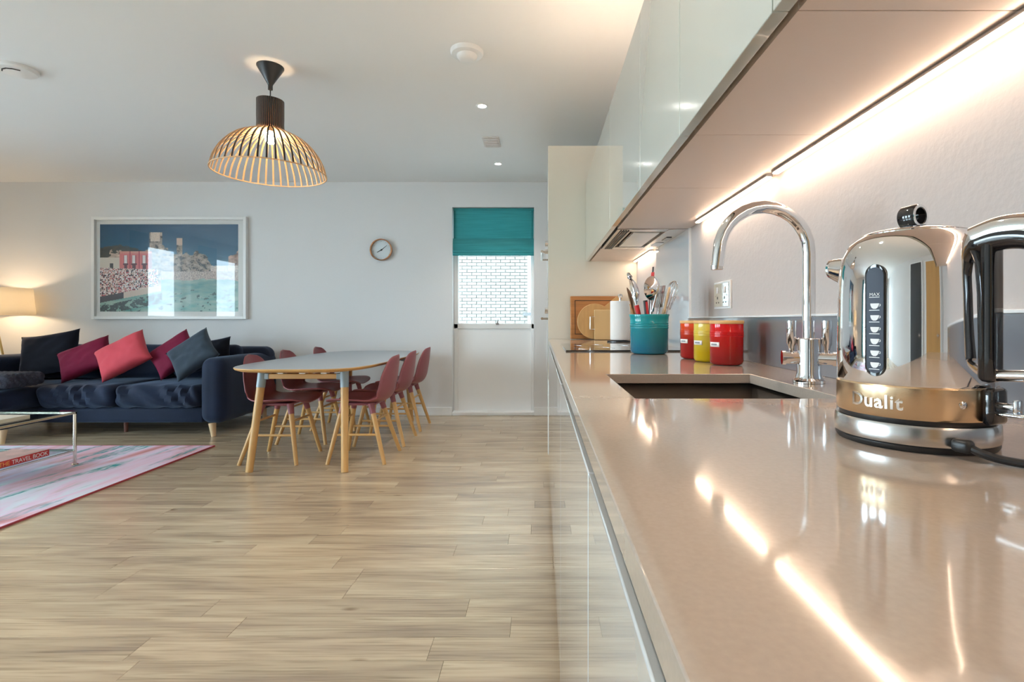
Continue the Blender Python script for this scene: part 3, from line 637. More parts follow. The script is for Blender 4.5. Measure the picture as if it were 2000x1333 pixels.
# water gauge on -y side
def stadium(hw, z0, z1, r_, n=14):
    pts = [(hw*math.cos(a), z1-hw+hw*math.sin(a)) for a in [PI*i/n for i in range(n+1)]] + [(hw*math.cos(a), z0+hw+hw*math.sin(a)) for a in [PI+PI*i/n for i in range(n+1)]]
    return pts
GA = math.radians(6.6)
def curved_plate(pts, r_, depth):
    m = M(); n = len(pts); f = lambda p, q: (q*math.sin(p[0]/q+GA), -q*math.cos(p[0]/q+GA), p[1])
    # strips between mirrored points keep the plate curved
    half = n//2; vs = [f(p, r_) for p in pts] + [f(p, r_-depth) for p in pts]
    cols = 7; m2 = M(); zs = sorted(set(round(p[1],6) for p in pts)); wid = {}
    for p in pts: wid[round(p[1],6)] = max(wid.get(round(p[1],6),0), abs(p[0]))
    zz = [zs[0]] + zs[1:]; ext = []
    for i in range(len(zs)-1):
        ext.append((zs[i], wid[zs[i]])); 
    ext.append((zs[-1], wid[zs[-1]])); V = []; F = []
    for (z, w_) in ext:
        for c in range(cols+1): V.append(f(((c/cols*2-1)*w_, z), r_))
    for i in range(len(ext)-1):
        for c in range(cols): F.append((i*(cols+1)+c, i*(cols+1)+c+1, (i+1)*(cols+1)+c+1, (i+1)*(cols+1)+c))
    return m.add(V, F)
G0, G1 = .073, .178
o = curved_plate(stadium(.0100,G0-.003,G1+.003,0), .0696, .001).build('gauge_rim', black_gl, kt); o.modifiers.new('s','SOLIDIFY').thickness = .0012
o.modifiers[0].offset = -1
ga = curved_plate(stadium(.0081,G0,G1,0), .0702, .001).build('water_gauge', mat('smoked_gauge',(.02,.025,.045),.35,spec=.25), kt)
mk = M(); fr_ = lambda x, z: (.0704*math.sin(x/.0704+GA), -.0704*math.cos(x/.0704+GA), z)
for k in range(6):
    z = .0775+k*.0117
    cup = [(-.004,.0062),(.0042,.0062),(.0040,.0042),(.0028,.0020),(.0012,.0008),(-.0012,.0008),(-.0028,.0020),(-.0038,.0042)]
    mk.add([fr_(a, z+b) for a, b in cup], [tuple(range(8))])
    mk.add([fr_(a, z+b) for a, b in ((-.0052,-.0009),(.0046,-.0009),(.0046,-.0002),(-.0052,-.0002))], [(0,1,2,3)])
    mk.add([fr_(a, z+b) for a, b in ((.0042,.0056),(.0056,.0054),(.0056,.0036),(.0040,.0030),(.0042,.0036),(.0050,.0040),(.0050,.0050),(.0042,.0052))], [tuple(range(8))])
mk.add([fr_(a, .1480+b) for a, b in ((-.0052,0),(.0046,0),(.0046,.0007),(-.0052,.0007))], [(0,1,2,3)])
tv, tf = text_mesh('MAX', .0046); mk.add([fr_(v[0]-.005, .1495+v[1]) for v in tv], tf)
mk.build('gauge_markings', inkw, ga, smooth=False, fixn=False)
# lettering on the band
tv, tf = text_mesh('Dualit', .0185, .0007, 1.08, .0003); tw = max(v[0] for v in tv)
A0 = -PI/2 + math.radians(3)
m = M(); m.add([((.0699+v[2])*math.cos(A0+(v[0]-tw*.42)/.07), (.0699+v[2])*math.sin(A0+(v[0]-tw*.42)/.07), .0395+v[1]) for v in tv], tf); m.build('lettering', mat('polished_letter',(.9,.85,.8),.15,1), kt, fixn=False)
a = A0+math.radians(62); M().lathe([(.0035,-.001),(.0035,.0006),(.002,.0014),(.0004,.0016)],(0,0,0),16,'x').xf(Matrix.Rotation(a,4,'Z') @ Matrix.Translation((.0696,0,.047))).build('screw', chrome, kt)
# handle toward +x
M().rbox((.0705,0,.135),(.012,.022,.135),.006,8).build('handle_mount', black_gl, kt)
hp = catmull([(.058,0,.203),(.080,0,.209),(.105,0,.206),(.124,0,.192),(.131,0,.165),(.127,0,.12),(.117,0,.085)],6)
hn = M().tube(hp,[.0125]*len(hp),16,sq=.95).build('handle', chrome, kt)
hp2 = [Vector((p[0]-.0075*(1 if p[0]>.11 else .5),0,p[2]-.0075*(1 if p[2]>.19 else .3))) for p in hp]
M().tube(hp2,.0120,14).build('handle_grip', black_gl, hn)
M().rod((.066,0,.074),(.121,0,.078),.0055,.0055,14).build('handle_stay', chrome, kt)
M().rbox((.073,0,.046),(.010,.026,.034),.004,5).build('switch_housing', black_gl, kt)
M().rod((.076,.0,.047),(.088,0,.047),.0032).rbox((.090,0,.047),(.004,.010,.014),.0019,4).rbox((.088,0,.040),(.022,.016,.0035),.0016,5).build('switch', chrome, kt)
cb = catmull([(.060,-.036,.012),(.072,-.040,.012),(.083,-.038,.008),(.10,-.03,.0045),(.15,-.005,.0042),(.24,.05,.0042),(.30,.10,.0042)],8)
M().tube(cb,.0036,10).rbox((.069,-.0405,.012),(.016,.012,.012),.004,5).build('power_cord', black_m, kt)

# ------------------------------------------------------------------ ceiling things
def downlight(y, wh):
    x = -.415
    d = root('downlight', (x,y,CEIL), label='small round recessed ceiling downlight '+wh, cat='light', group='recessed downlights')
    M().lathe([(.028,-.001),(.030,-.004),(.040,-.005),(.043,-.001),(.043,0)],(x,y,CEIL),32,cap0=False,cap1=False).build('bezel', frame_white, d)
    M().lathe([(.001,-.0015),(.029,-.0015),(.029,-.0005)],(x,y,CEIL),24).build('lens', spot_m, d)
    l = bpy.data.lights.new('downlight_beam','SPOT'); l.energy = 26; l.spot_size = 1.9; l.spot_blend = .8; l.color = (1,.9,.8); l.shadow_soft_size = .03
    o = bpy.data.objects.new('downlight_beam', l); C.objects.link(o); o.parent = d; o.location = (0,0,-.02)
downlight(4.92,'by the vent close to the window'); downlight(3.595,'between the smoke alarm and the vent'); downlight(2.27,'over the hob side of the floor'); downlight(.95,'over the sink side of the floor')
sd = root('smoke_alarm', (-.415,2.865,CEIL), label='white domed smoke alarm on the ceiling beside the downlights', cat='smoke alarm')
M().lathe([(.092,0),(.092,-.012),(.085,-.022),(.06,-.026)],(-.415,2.865,CEIL),40).build('base', frame_white, sd); M().lathe([(.058,-.024),(.056,-.034),(.046,-.048),(.03,-.055),(.001,-.057)],(-.415,2.865,CEIL),36).build('sensor_dome', frame_white, sd)
s2 = root('smoke_alarm', (-3.135,3.06,CEIL), label='flat white slotted alarm on the ceiling away from the kitchen', cat='smoke alarm')
M().lathe([(.10,0),(.10,-.014),(.092,-.024),(.05,-.03),(.001,-.031)],(-3.135,3.06,CEIL),40).build('base', frame_white, s2)
for k in range(4):
    a = -PI/2+k*.5-.75; M().box(-.018,.018,-.003,.003,-.032,-.026).xf(Matrix.Translation((-3.135,3.06,CEIL)) @ Matrix.Rotation(a,4,'Z') @ Matrix.Translation((.06,0,0)) @ Matrix.Rotation(PI/2,4,'Z')).build('slot', dark_gap, s2)
vt = root('ceiling_vent', (-.418,4.31,CEIL), label='small square ceiling vent with three louvres between the downlights', cat='vent')
M().box(-.49,-.346,4.19,4.43,CEIL-.008,CEIL).build('frame', mat('vent_plastic',(.70,.64,.60),.5), vt, bevel=.003)
for k in range(4): M().box(-.475,-.361,4.215+k*.055,4.25+k*.055,CEIL-.016,CEIL-.008).build('louvre', mat('vent_plastic'), vt, bevel=.002)

# pendant
PX, PY = -1.608, 3.04
pe = root('pendant_lamp', (PX,PY,1.9), label='domed slatted wooden pendant lamp with black neck above the table', cat='pendant lamp')
M().lathe([(.074,CEIL),(.074,CEIL-.006),(.016,CEIL-.105),(.013,CEIL-.112),(.013,CEIL-.138),(.008,CEIL-.14)],(PX,PY,0),36).build('ceiling_cup', black_m, pe)
M().rod((PX,PY,CEIL-.13),(PX,PY,2.20),.0032).build('cord', black_m, pe)
prof = catmull([(.0725,0,2.337),(.0725,0,2.25),(.0725,0,2.185),(.082,0,2.158),(.12,0,2.142),(.19,0,2.105),(.25,0,2.045),(.29,0,1.975),(.309,0,1.909)],5)
NS = 44
m = M(); hw = .0048; th = .0045
vs = []; fs = []; mi = []
for i, p in enumerate(prof):
    t = prof[min(i+1,len(prof)-1)]-prof[max(i-1,0)]; n = Vector((-t.z,0,t.x)).normalized()
    if n.x < 0: n = -n
    for sx, sy in ((1,-1),(1,1),(-1,1),(-1,-1)):
        q = p + n*(th/2*sx); vs.append((q.x, sy*hw, q.z))
k = len(prof)
sl = M()
for i in range(k-1):
    for j in range(4):
        fs.append((i*4+j, i*4+(j+1)%4, (i+1)*4+(j+1)%4, (i+1)*4+j)); mi.append(0 if j == 0 else 1)
fs += [(0,1,2,3),((k-1)*4+3,(k-1)*4+2,(k-1)*4+1,(k-1)*4)]; mi += [0,1]
sl.v = [(v[0],v[1],v[2]-1.9) for v in vs]; sl.f = fs; sl.mi = mi
s0 = sl.build('slat', [black_ven, birch], None, smooth=False); s0.parent = pe
for i in range(NS):
    o = s0 if i == 0 else s0.copy()
    if i: C.objects.link(o); o.parent = pe
    o.rotation_euler = (0,0,2*PI*i/NS)
def ring(R, z, w_, h_): return M().lathe([(R-w_,z),(R,z),(R,z+h_),(R-w_,z+h_),(R-w_,z)],(PX,PY,0),88,cap0=False,cap1=False)
ring(.312,1.904,.005,.006).build('rim', birch, pe); ring(.0695,2.30,.004,.03).build('inner_collar', black_ven, pe); ring(.0695,2.17,.004,.012).build('inner_collar', birch, pe)
M().lathe([(.010,2.21),(.013,2.20),(.013,2.165),(.012,2.155)],(PX,PY,0),20).build('lamp_holder', black_m, pe)
M().lathe([(.012,2.155),(.02,2.145),(.029,2.125),(.029,2.105),(.02,2.085),(.001,2.078)],(PX,PY,0),20).build('bulb', bulb_m, pe)

# ------------------------------------------------------------------ back wall things
pf = root('framed_picture', (-4.02,BACK,1.6), label='large framed seaside print in a white frame above the sofa', cat='picture')
fx0,fx1,fz0,fz1 = -4.858,-3.187,1.047,2.155; yf = BACK-.045; fw = .032
M().box(fx0,fx0+fw,yf,BACK-.001,fz0,fz1).box(fx1-fw,fx1,yf,BACK-.001,fz0,fz1).box(fx0+fw,fx1-fw,yf,BACK-.001,fz0,fz0+fw).box(fx0+fw,fx1-fw,yf,BACK-.001,fz1-fw,fz1).build('frame', frame_white, pf, bevel=.002)
M().box(fx0+fw,fx1-fw,BACK-.014,BACK-.004,fz0+fw,fz1-fw).build('mount', mat('mount_board',(.82,.82,.80),.9), pf)
ax0,ax1,az0,az1 = -4.786,-3.287,1.130,2.077
NU, NV = 240, 152
pm_ = M().grid(lambda u, v: (ax0+u*(ax1-ax0), BACK-.0155, az0+v*(az1-az0)), NU, NV)
po = pm_.build('print', attr_mat('seaside_print', .35), pf, smooth=False, fixn=False)
ca = po.data.color_attributes.new('print', 'FLOAT_COLOR', 'CORNER')
def fbm(x, y, s, o=0): return noise.fractal(Vector((x*s+o, y*s+o*1.7, o)), 1.0, 2.0, 4)
def artcol(u, v):
    n1 = fbm(u, v, 9); n2 = fbm(u, v, 26, 5); n3 = noise.noise(Vector((u*120, v*80, 3)))
    c = (.003+.012*(1-v), .055+.09*(1-v), .13+.10*(1-v))                 # sky
    cl = fbm(u*.5, v*3, 4, 11)
    if cl > .25: c = tuple(a+.06*(cl-.25) for a in c)
    hill = .72+.05*math.sin(u*9)-.25*max(0,u-.12) + .02*n2
    if u < .34 and v < hill: c = (.03+.05*max(0,n2), .035+.03*max(0,n2), .03) if v > hill-.10-.05*n1 else (.45+.25*n2,.33+.2*n2,.26+.15*n2)
    # rock massif
    def top(u):
        if u < .32: return 0
        t = .70 + .07*math.sin((u-.32)*16) + .05*n1
        if .36 < u < .45: t = max(t, .91)
        if .555 < u < .595: t = max(t, .845)
        if u > .50: t = min(t, .80 + .02*n2) if not (.555 < u < .595) else t
        if u > .70: t -= (u-.70)*2.1
        return t
    if u >= .33 and v < top(u):
        s_ = .5+.9*n2+.5*n3
        c = (.30*s_+.12, .23*s_+.09, .18*s_+.07) if s_ > .25 else (.035,.03,.03)
        if .365 < u < .435 and v > .80: c = (.62+.2*n3,.50+.15*n3,.40+.1*n3)
        if .555 < u < .595 and v > .76: c = (.60,.42,.32)
    if u > .93 and v < .62 + (u-.93)*1.0 + .02*n2: c = (.35+.3*n2,.22+.2*n2,.17+.15*n2)
    if u > .80 and v < .53+.01*n2: c = (.55+.3*n3,.45+.25*n3,.40+.2*n3)
    # pale low house, red house
    if u < .17 and .49 < v < .62: c = (.62,.55,.47) if not (.07 < u < .095 and v < .55) else (.05,.05,.05)
    if .14 < u < .375 and .47 < v < .69:
        c = (.60,.16,.16) if u < .355 else (.30,.07,.08)
        if v > .665: c = (.62,.25,.20)
        for cx in (.185,.245,.32):
            if abs(u-cx) < .016 and .55 < v < .645: c = (.75,.70,.68) if abs(u-cx) < .010 else (.35,.06,.07)
            if abs(u-cx) < .02 and .535 < v < .55: c = (.12,.03,.04)
            if abs(u-cx) < .012 and .485 < v < .53: c = (.10,.03,.04)
        if abs(u-.215) < .004 or abs(u-.285) < .004: c = (.38,.05,.07)
    # crowd on the quay
    quay = .15+.33*u*1.0
    if v < .50-.04*u and u < .42 and v > .17+.30*u:
        k = noise.cell(Vector((u*150, v*95, 0))); k2 = noise.cell(Vector((u*150, v*95, 9)))
        c = (.72,.58,.52) if k > .35 else ((.45,.08,.10) if k > .05 else ((.55,.33,.27) if k > -.4 else (.06,.04,.05)))
        if k2 > .6: c = (.75,.70,.70)
    elif u < .44 and v <= .17+.30*u and v > .10+.30*u: c = (.05+.05*max(0,n3),.05,.06) if u < .17 else (.60,.48,.40)
    # water
    if v < .46 and not (u < .44 and v > .10+.30*u):
        d = .45-v; s_ = fbm(u, v*2.2, 7, 20)
        c = (.10+.35*d+.20*s_, .22+.45*d+.15*s_, .20+.36*d+.12*s_)
        if v < .06+.34*u and v > -.04+.30*u and u < .45: c = (.03,.05,.05) if n2 > -.2 else c
        if n2 > .42 and v < .25: c = (.05,.10,.09)
        if .44 < u < 1 and v > .36+.03*n1: c = (.42+.35*n3,.33+.3*n3,.28+.25*n3)
    return tuple(max(.004, min(.9, q*1.1)) for q in c) + (1,)
cols = []
for i in range(NU):
    for j in range(NV):
        c = artcol((i+.5)/NU, (j+.5)/NV)
        cols += list(c)*4
ca.data.foreach_set('color', cols)
M().box(fx0+fw,fx1-fw,yf+.006,yf+.009,fz0+fw,fz1-fw).build('glazing', pglass, pf, smooth=False)
ck = root('wall_clock', (-1.733,BACK,1.799), label='round copper wall clock with pale face', cat='clock'); cx, cz = -1.733, 1.799
M().lathe([(.114,0),(.117,-.003),(.117,-.045),(.113,-.048),(.108,-.045),(.106,-.014)],(cx,BACK-.0005,cz),48,'y',cap1=False).build('case', copper, ck)
M().lathe([(.106,-.012),(.106,-.016)],(cx,BACK,cz),40,'y').build('face', mat('pale_clock_face',(.66,.72,.75),.5), ck)
for nm, a, l, w_ in (('hour_hand',math.radians(210),.055,.005),('minute_hand',math.radians(39),.078,.0035)):
    M().prism([(-.012,-w_),(l,-w_*.4),(l,w_*.4),(-.012,w_)],0,.0015).xf(Matrix.Translation((cx,BACK-.0195,cz)) @ Matrix.Rotation(-a,4,'Y')).build(nm, black_m, ck)
M().cyl((cx,BACK-.021,cz),.008,.005,'y',16).build('hub', black_m, ck)
for k in range(12):
    a = k*PI/6; M().box(.088,.097,-.0008,.0008,-.0015,.0015).xf(Matrix.Translation((cx,BACK-.0165,cz)) @ Matrix.Rotation(-a,4,'Y')).build('hour_mark', alu, ck)

# ------------------------------------------------------------------ floor lamp
LX, LY = -5.62, 5.21
fl = root('floor_lamp', (LX,LY,0), label='brass tripod lamp with wide cream drum shade behind the sofa', cat='lamp')
def shd(u, v):
    a = u*2*PI; r_ = .345-.022*v; return (LX+r_*math.cos(a), LY+r_*math.sin(a), 1.09+.275*v)
o = M().grid(shd, 56, 4, closeu=True).build('lamp_shade', shade_m, fl, fixn=False); o.modifiers.new('s','SOLIDIFY').thickness = .003
M().rod((LX,LY,.93),(LX,LY,1.12),.013).lathe([(.02,1.08),(.024,1.09),(.024,1.10),(.015,1.115)],(LX,LY,0),20).build('stem', brass, fl)
M().cyl((LX,LY,.915),.04,.03,'z',24).build('collar', brass, fl)
for k in range(3):
    a = math.radians(-75+k*120); d = Vector((math.cos(a),math.sin(a),0))
    M().tube([Vector((LX,LY,.93))+d*.03, Vector((LX,LY,.92))+d*.055, Vector((LX,LY,.88))+d*.068, Vector((LX,LY,.002))+d*.20],[.010,.010,.010,.008],12).build('leg', brass, fl)
M().tube([(LX+.02,LY-.01,.92),(LX+.01,LY-.02,.7),(LX-.02,LY,.3),(LX-.05,LY+.05,.006)],.003,8).build('cord', black_m, fl)
M().lathe([(.014,1.115),(.035,1.15),(.05,1.19),(.05,1.215),(.035,1.25),(.001,1.265)],(LX,LY,0),24).build('bulb', mat('frosted_bulb', (1,1,1), .5, emit=(1,.72,.45), es=62), fl)

# ------------------------------------------------------------------ sofa
sf = root('sofa', (-4.05,5.0,0), label='dark navy velvet chaise sofa with pale tapered legs', cat='sofa')
wr = lambda amp, sc, o=0: (lambda p: p + p.normalized()*amp*noise.noise(p*sc+Vector((o,o,o))))
M().rbox((-4.05,5.02,.185),(2.06,.90,.135),.02,6).rbox((-4.79,4.76,.185),(.60,1.08,.135),.02,6).build('base', velvet, sf)
M().rbox((-4.05,5.345,.44),(2.48,.25,.645),.09,14,wr(.008,4)).build('backrest', velvet, sf)
M().rbox((-2.91,4.985,.41),(.22,.97,.585),.085,14,wr(.006,4)).build('arm', velvet, sf); M().rbox((-5.19,4.985,.41),(.22,.97,.585),.085,14,wr(.006,4,3)).build('arm', velvet, sf)
def folds(sd):
    def f(p):
        x, y, z = p; front = max(0, min(1, (-y-.12)/.2)); a = .022*front*math.sin(x*38+sd+3*z/.1+2*math.sin(x*9+sd))*(.5+.5*noise.noise(Vector((x*6+sd,0,0)))+.4)
        top = .012*math.cos(x*3.5)*math.cos(y*3) if z > 0 else 0
        return Vector((x, y-a*.8, z+top+a*.5))
    return f
for a, b, sd in ((-4.475,-3.785,0),(-3.785,-3.025,4)):
    M().rbox(((a+b)/2,4.865,.352),(b-a-.004,.73,.195),.075,30,folds(sd)).build('seat_cushion', velvet, sf)
M().rbox((-4.777,4.70,.345),(.592,1.02,.185),.07,20,folds(8)).build('chaise_cushion', velvet, sf)
for a, b in ((-5.07,-4.40),(-4.40,-3.72),(-3.72,-3.03)):
    M().rbox(((a+b)/2,5.20,.62),(b-a-.006,.16,.34),.075,12,wr(.015,5,a)).xf(Matrix.Identity(4)).build('back_cushion', velvet, sf)
for x, y in ((-2.93,4.56),(-4.50,4.28),(-5.17,4.56),(-2.93,5.40),(-5.17,5.40),(-5.02,4.28)):
    sx = .02 if x > -4 else (.0 if x == -4.50 else -.02)
    M().rod((x,y,.119),(x+sx,y-.01,.0),.031,.019,20).build('leg', beech, sf)
M().rod((-3.85,4.75,.119),(-3.85,4.75,0),.02,.016,14).build('centre_leg', mat('reddish_leg',(.2,.07,.05),.5), sf)
def pillow(name, loc, w, h, t, rz, tilt, yaw, mt, label):
    m = M()
    def side(sg):
        def f(u, v):
            a, b = u*2-1, v*2-1; ea = 1-.10*(1-b*b)*abs(a)**3; eb = 1-.10*(1-a*a)*abs(b)**3
            k = max(0,(1-a**4))*max(0,(1-b**4)); wv = .012*noise.noise(Vector((a*3+loc[0]*5,b*3,sg))) + .006*noise.noise(Vector((a*8,b*8+loc[0],sg*2)))
            return (w/2*a*ea, sg*(t/2*k**.55+.002) + wv*k, h/2*b*eb)
        return f
    m.grid(side(-1), 22, 22); m.grid(side(1), 22, 22)
    bm_fix = m.build(name, mt, None, ang=80, fixn=False)
    bm = bmesh.new(); bm.from_mesh(bm_fix.data); bmesh.ops.remove_doubles(bm, verts=bm.verts, dist=.006); bmesh.ops.recalc_face_normals(bm, faces=bm.faces); bm.to_mesh(bm_fix.data); bm.free()
    bm_fix.location = loc
    bm_fix.rotation_euler = (Matrix.Rotation(yaw,3,'Z') @ Matrix.Rotation(tilt,3,'X') @ Matrix.Rotation(rz,3,'Y')).to_euler()
    return tag(bm_fix, label, 'cushion', 'scatter cushions on the sofa')
R_ = math.radians
pillow('cushion',(-4.80,5.00,.705),.52,.44,.15,R_(-10),R_(-18),R_(6),velvet_b,'black velvet cushion at the lamp end of the sofa')
pillow('cushion',(-4.37,4.91,.665),.46,.33,.14,R_(-26),R_(-25),R_(4),burg,'burgundy cushion between the black and coral cushions')
pillow('cushion',(-3.92,4.80,.705),.45,.36,.15,R_(-34),R_(-28),R_(0),pinkv,'coral pink velvet cushion in the middle of the sofa')
pillow('cushion',(-3.52,4.91,.71),.42,.34,.12,R_(-42),R_(-25),R_(0),burg,'burgundy cushion between the coral and slate cushions')
pillow('cushion',(-3.24,4.76,.72),.42,.38,.12,R_(-42),R_(-28),R_(-8),velvet_g,'slate grey velvet cushion against the sofa arm')
pillow('cushion',(-3.27,5.04,.69),.44,.32,.10,R_(-8),R_(-10),R_(0),velvet_b,'black velvet cushion behind the slate cushion')
def kn(p):
    n_ = Vector((p.x/.3,p.y/.2,p.z/.07)).normalized(); k = .011*abs(math.sin(p.x*55+2*math.sin(p.y*60))*math.sin(p.y*60+p.z*40))
    return p + n_*k
tag(M().rbox((-4.70,4.40,.522),(.56,.36,.11),.052,44,kn).build('knitted_cushion', knit, org=(-4.70,4.40,.467)), 'chunky dark knitted cushion lying on the chaise', 'cushion')

# ------------------------------------------------------------------ rug, coffee table, books
rg = root('rug', (-3.7,3.0,0), label='faded pink and teal patterned rug with red bound edge', cat='rug')
M().box(-4.75,-2.675,1.75,4.185,.0005,.009).build('pile', rug_m, rg, smooth=False)
M().box(-2.675,-2.668,1.745,4.19,.0005,.0105).box(-4.757,-4.75,1.745,4.19,.0005,.0105).box(-4.75,-2.675,4.185,4.192,.0005,.0105).box(-4.75,-2.675,1.743,1.75,.0005,.0105).build('binding', rug_edge, rg, smooth=False)
ct = root('coffee_table', (-3.85,3.15,.009), label='glass-topped coffee table with slim chrome frame and lower shelf', cat='coffee table')
tx0,tx1,ty0,ty1,tz = -4.40,-3.30,2.62,3.64,.39; nick = mat('polished_nickel',(.72,.68,.60),.12,1)
for z0, z1 in ((tz-.022,tz-.006),(.102,.114)):
    M().box(tx0,tx1,ty0,ty0+.014,z0,z1).box(tx0,tx1,ty1-.014,ty1,z0,z1).box(tx0,tx0+.014,ty0,ty1,z0,z1).box(tx1-.014,tx1,ty0,ty1,z0,z1).build('rail_frame', nick, ct, bevel=.002)
M().box(tx0,tx1,ty0,ty1,tz-.005,tz+.003).build('glass_top', tglass, ct, smooth=False); M().box(tx0+.012,tx1-.012,ty0+.012,ty1-.012,.1145,.1205).build('glass_shelf', tglass, ct, smooth=False)
for x in (tx0+.008,tx1-.008):
    for y in (ty0+.008,ty1-.008):
        l = M().rod((x,y,.014),(x,y,tz-.02),.0105,.0105,14).build('leg', nick, ct); M().lathe([(.021,.0095),(.021,.013),(.012,.018)],(x,y,0),20).build('foot', nick, l)
def book(name, x1, w, y0, y1, z0, z1, cov, spine, label, txt=None):
    b = root(name, (x1-w/2,(y0+y1)/2,z0), label=label, cat='book')
    M().box(x1-w,x1,y0,y1,z0,z0+.003).box(x1-w,x1,y0,y1,z1-.003,z1).build('cover', cov, b, smooth=False); M().box(x1-.003,x1+.0005,y0,y1,z0,z1).build('spine', spine, b, smooth=False)
    M().box(x1-w+.004,x1-.003,y0+.004,y1-.004,z0+.003,z1-.003).build('pages', pages, b, smooth=False)
    if txt:
        for s, mt, off in txt:
            tv, tf = text_mesh(s, .040, .0003, .95); sc = .0262/.0279
            m = M(); m.add([(x1+.001+v[2], y0+off+v[0]*.93, z0+.0065+v[1]*.95) for v in tv], tf); m.build('lettering', mt, b, smooth=False, fixn=False)
book('travel_book',-3.325,.25,3.07,3.46,.1208,.1610,book_cov,book_red,'thick red travel book with lettered spine on the lower shelf',[('THE',inko,.068),('TRAVEL BOOK',inkw,.144)])
book('large_book',-3.335,.26,2.95,3.34,tz+.0032,tz+.0262,mat('cream_cover',(.55,.50,.42),.5),mat('cream_spine',(.72,.66,.52),.5),'slim cream book lying on the glass top')

# ------------------------------------------------------------------ dining table
TXC, TYC = -1.66, 4.32
dt = root('dining_table', (TXC,TYC,0), label='long grey-topped dining table with rounded corners and oak legs', cat='dining table')
def sup(k, a, b, n=4.2):
    t = 2*PI*k; c, s = math.cos(t), math.sin(t)
    return (TXC+math.copysign(abs(c)**(2/n),c)*a, TYC+math.copysign(abs(s)**(2/n),s)*b)
NP = 120
m = M(); vs = []; fs = []
for (a, b, z) in ((.455,1.00,.692),(.478,1.026,.703),(.484,1.032,.712),(.484,1.032,.7155),(.482,1.030,.717)):
    for k in range(NP): vs.append((*sup(k/NP,a,b), z))
for j in range(4):
    for k in range(NP): fs.append((j*NP+k, j*NP+(k+1)%NP, (j+1)*NP+(k+1)%NP, (j+1)*NP+k))
fs += [tuple(range(NP-1,-1,-1))]; m.add(vs, fs); m.build('edge', oak, dt)
m = M(); m.add([(*sup(k/NP,.482,1.030),.7168) for k in range(NP)] + [(*sup(k/NP,.480,1.028),.7185) for k in range(NP)], [tuple(range(NP,2*NP))] + [(k,(k+1)%NP,NP+(k+1)%NP,NP+k) for k in range(NP)]); m.build('top_surface', grey_lino, dt)
for sy in (-1,1):
    ly = TYC+(-.84 if sy < 0 else .95); lt = TYC+(-.74 if sy < 0 else .89)
    for sx in (-1,1):
        bx = TXC+sx*.325; tx = TXC+sx*.285; f = lambda t: (bx+(tx-bx)*t, ly+(lt-ly)*t, .69*t)
        l = M().rod(f(0),f(.86),.0235,.0265,24).build('leg', oak, dt); M().rod(f(.82),f(1),.028,.030,24).build('bracket', grey_brk, l)
    M().box(TXC-.28,TXC+.28,lt-sy*.0-.02,lt+.02,.625,.660).build('cross_rail', oak, dt, bevel=.005)
    M().box(TXC-.30,TXC-.235,lt-.024,lt+.024,.622,.664).box(TXC+.235,TXC+.30,lt-.024,lt+.024,.622,.664).build('rail_socket', grey_brk, dt, bevel=.004)
    for x in (-.15,.0,.15): M().box(TXC+x-.02,TXC+x+.02,lt-.03,lt+.03,.660,.6915).build('clip', frame_white, dt, bevel=.003)
M().box(TXC-.03,TXC+.03,TYC-.70,TYC+.70,.655,.691).build('beam', oak, dt, bevel=.004)

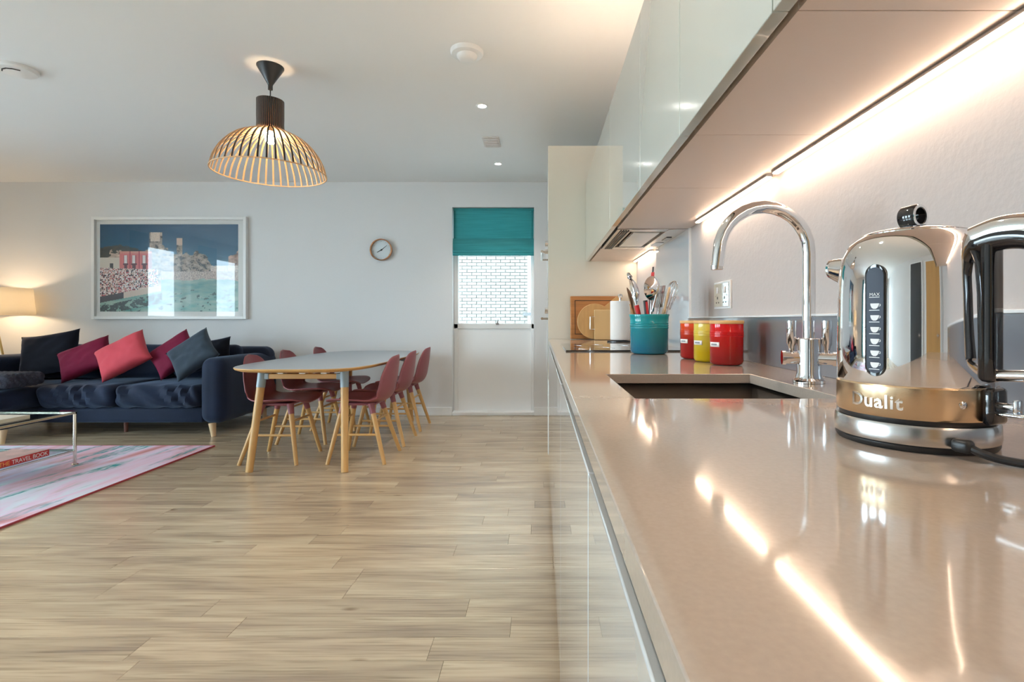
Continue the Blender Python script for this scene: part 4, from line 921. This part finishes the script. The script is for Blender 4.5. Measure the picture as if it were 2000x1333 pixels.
# chairs
def make_chair():
    c = root('dining_chair', (0,0,0), label='x', cat='chair', group='plum shell chairs around the dining table')
    cl = catmull([(.225,0,.425),(.17,0,.438),(.05,0,.435),(-.08,0,.428),(-.165,0,.445),(-.205,0,.50),(-.222,0,.58),(-.236,0,.67),(-.25,0,.775)],6); n = len(cl)-1
    def wid(s):
        w = .215 if s < .45 else .215-.035*min(1,(s-.45)/.5)
        e = .0
        if s < .22: w *= (1-((.22-s)/.22)**3.0*.55)**.5
        if s > .72: w *= max(0.0,1-((s-.72)/.28)**2.6)**.5
        if .38 < s < .62: w *= 1-.10*math.sin((s-.38)/.24*PI)
        return max(w,.004)
    def f(u, v):
        s = u; i = s*n; k = min(int(i),n-1); p = cl[k].lerp(cl[k+1], i-k)
        t = (cl[min(k+1,n)]-cl[max(k-1,0)]).normalized(); nr = Vector((t.z,0,-t.x))
        if nr.z < 0 and s < .5: nr = -nr
        if nr.x < 0 and s >= .5: nr = -nr
        b = v*2-1; w = wid(s); cur = (.030 if s < .4 else .030+.025*min(1,(s-.4)/.2))*(w/.2)
        q = p + nr*cur*b*b; return (q.x, b*w, q.z)
    o = M().grid(f, 48, 16).build('shell', plum, c, ang=80, fixn=False); sm = o.modifiers.new('s','SOLIDIFY'); sm.thickness = .009; sm.offset = 0
    M().rbox((.0,0,.418),(.22,.22,.02),.008,5).build('seat_mount', plum, c)
    L = {}
    for sx in (1,-1):
        for sy in (1,-1):
            t = Vector((.10*sx+.02,.115*sy,.425)); b = Vector((.205*sx+.0,.20*sy,0)); L[sx,sy] = (t,b)
            l = M().rod(t.lerp(b,.13),b,.0185,.0135,16).build('leg', oak, c)
            M().tube([t, t.lerp(b,.09), t.lerp(b,.17)],[.026,.021,.020],16).build('leg_socket', plum, l)
    g = lambda k, z: L[k][0].lerp(L[k][1], 1-z/.425)
    for sy in (1,-1): M().rod(g((1,sy),.205),g((-1,sy),.205),.0085,.0085,12).build('stretcher', oak, c)
    for sx in (1,-1): M().rod(g((sx,1),.30),g((sx,-1),.30),.0085,.0085,12).build('stretcher', oak, c)
    return c
ch0 = make_chair()
spots = [(-1.325,3.86,180,'plum shell dining chair on the kitchen side, at the table end away from the wall'),(-1.325,4.38,180,'plum shell dining chair on the kitchen side, middle of three'),(-1.325,4.95,180,'plum shell dining chair on the kitchen side, next to the white wall'),
         (-1.945,3.84,0,'plum shell dining chair on the sofa side, at the table end away from the wall'),(-1.995,4.45,0,'plum shell dining chair on the sofa side, middle of three'),(-1.945,4.98,0,'plum shell dining chair on the sofa side, next to the white wall')]
for i, (x, y, a, lb) in enumerate(spots):
    o = ch0 if i == 0 else copy_tree(ch0)
    o.location = (x,y,0); o.rotation_euler = (0,0,math.radians(a)); o['label'] = lb
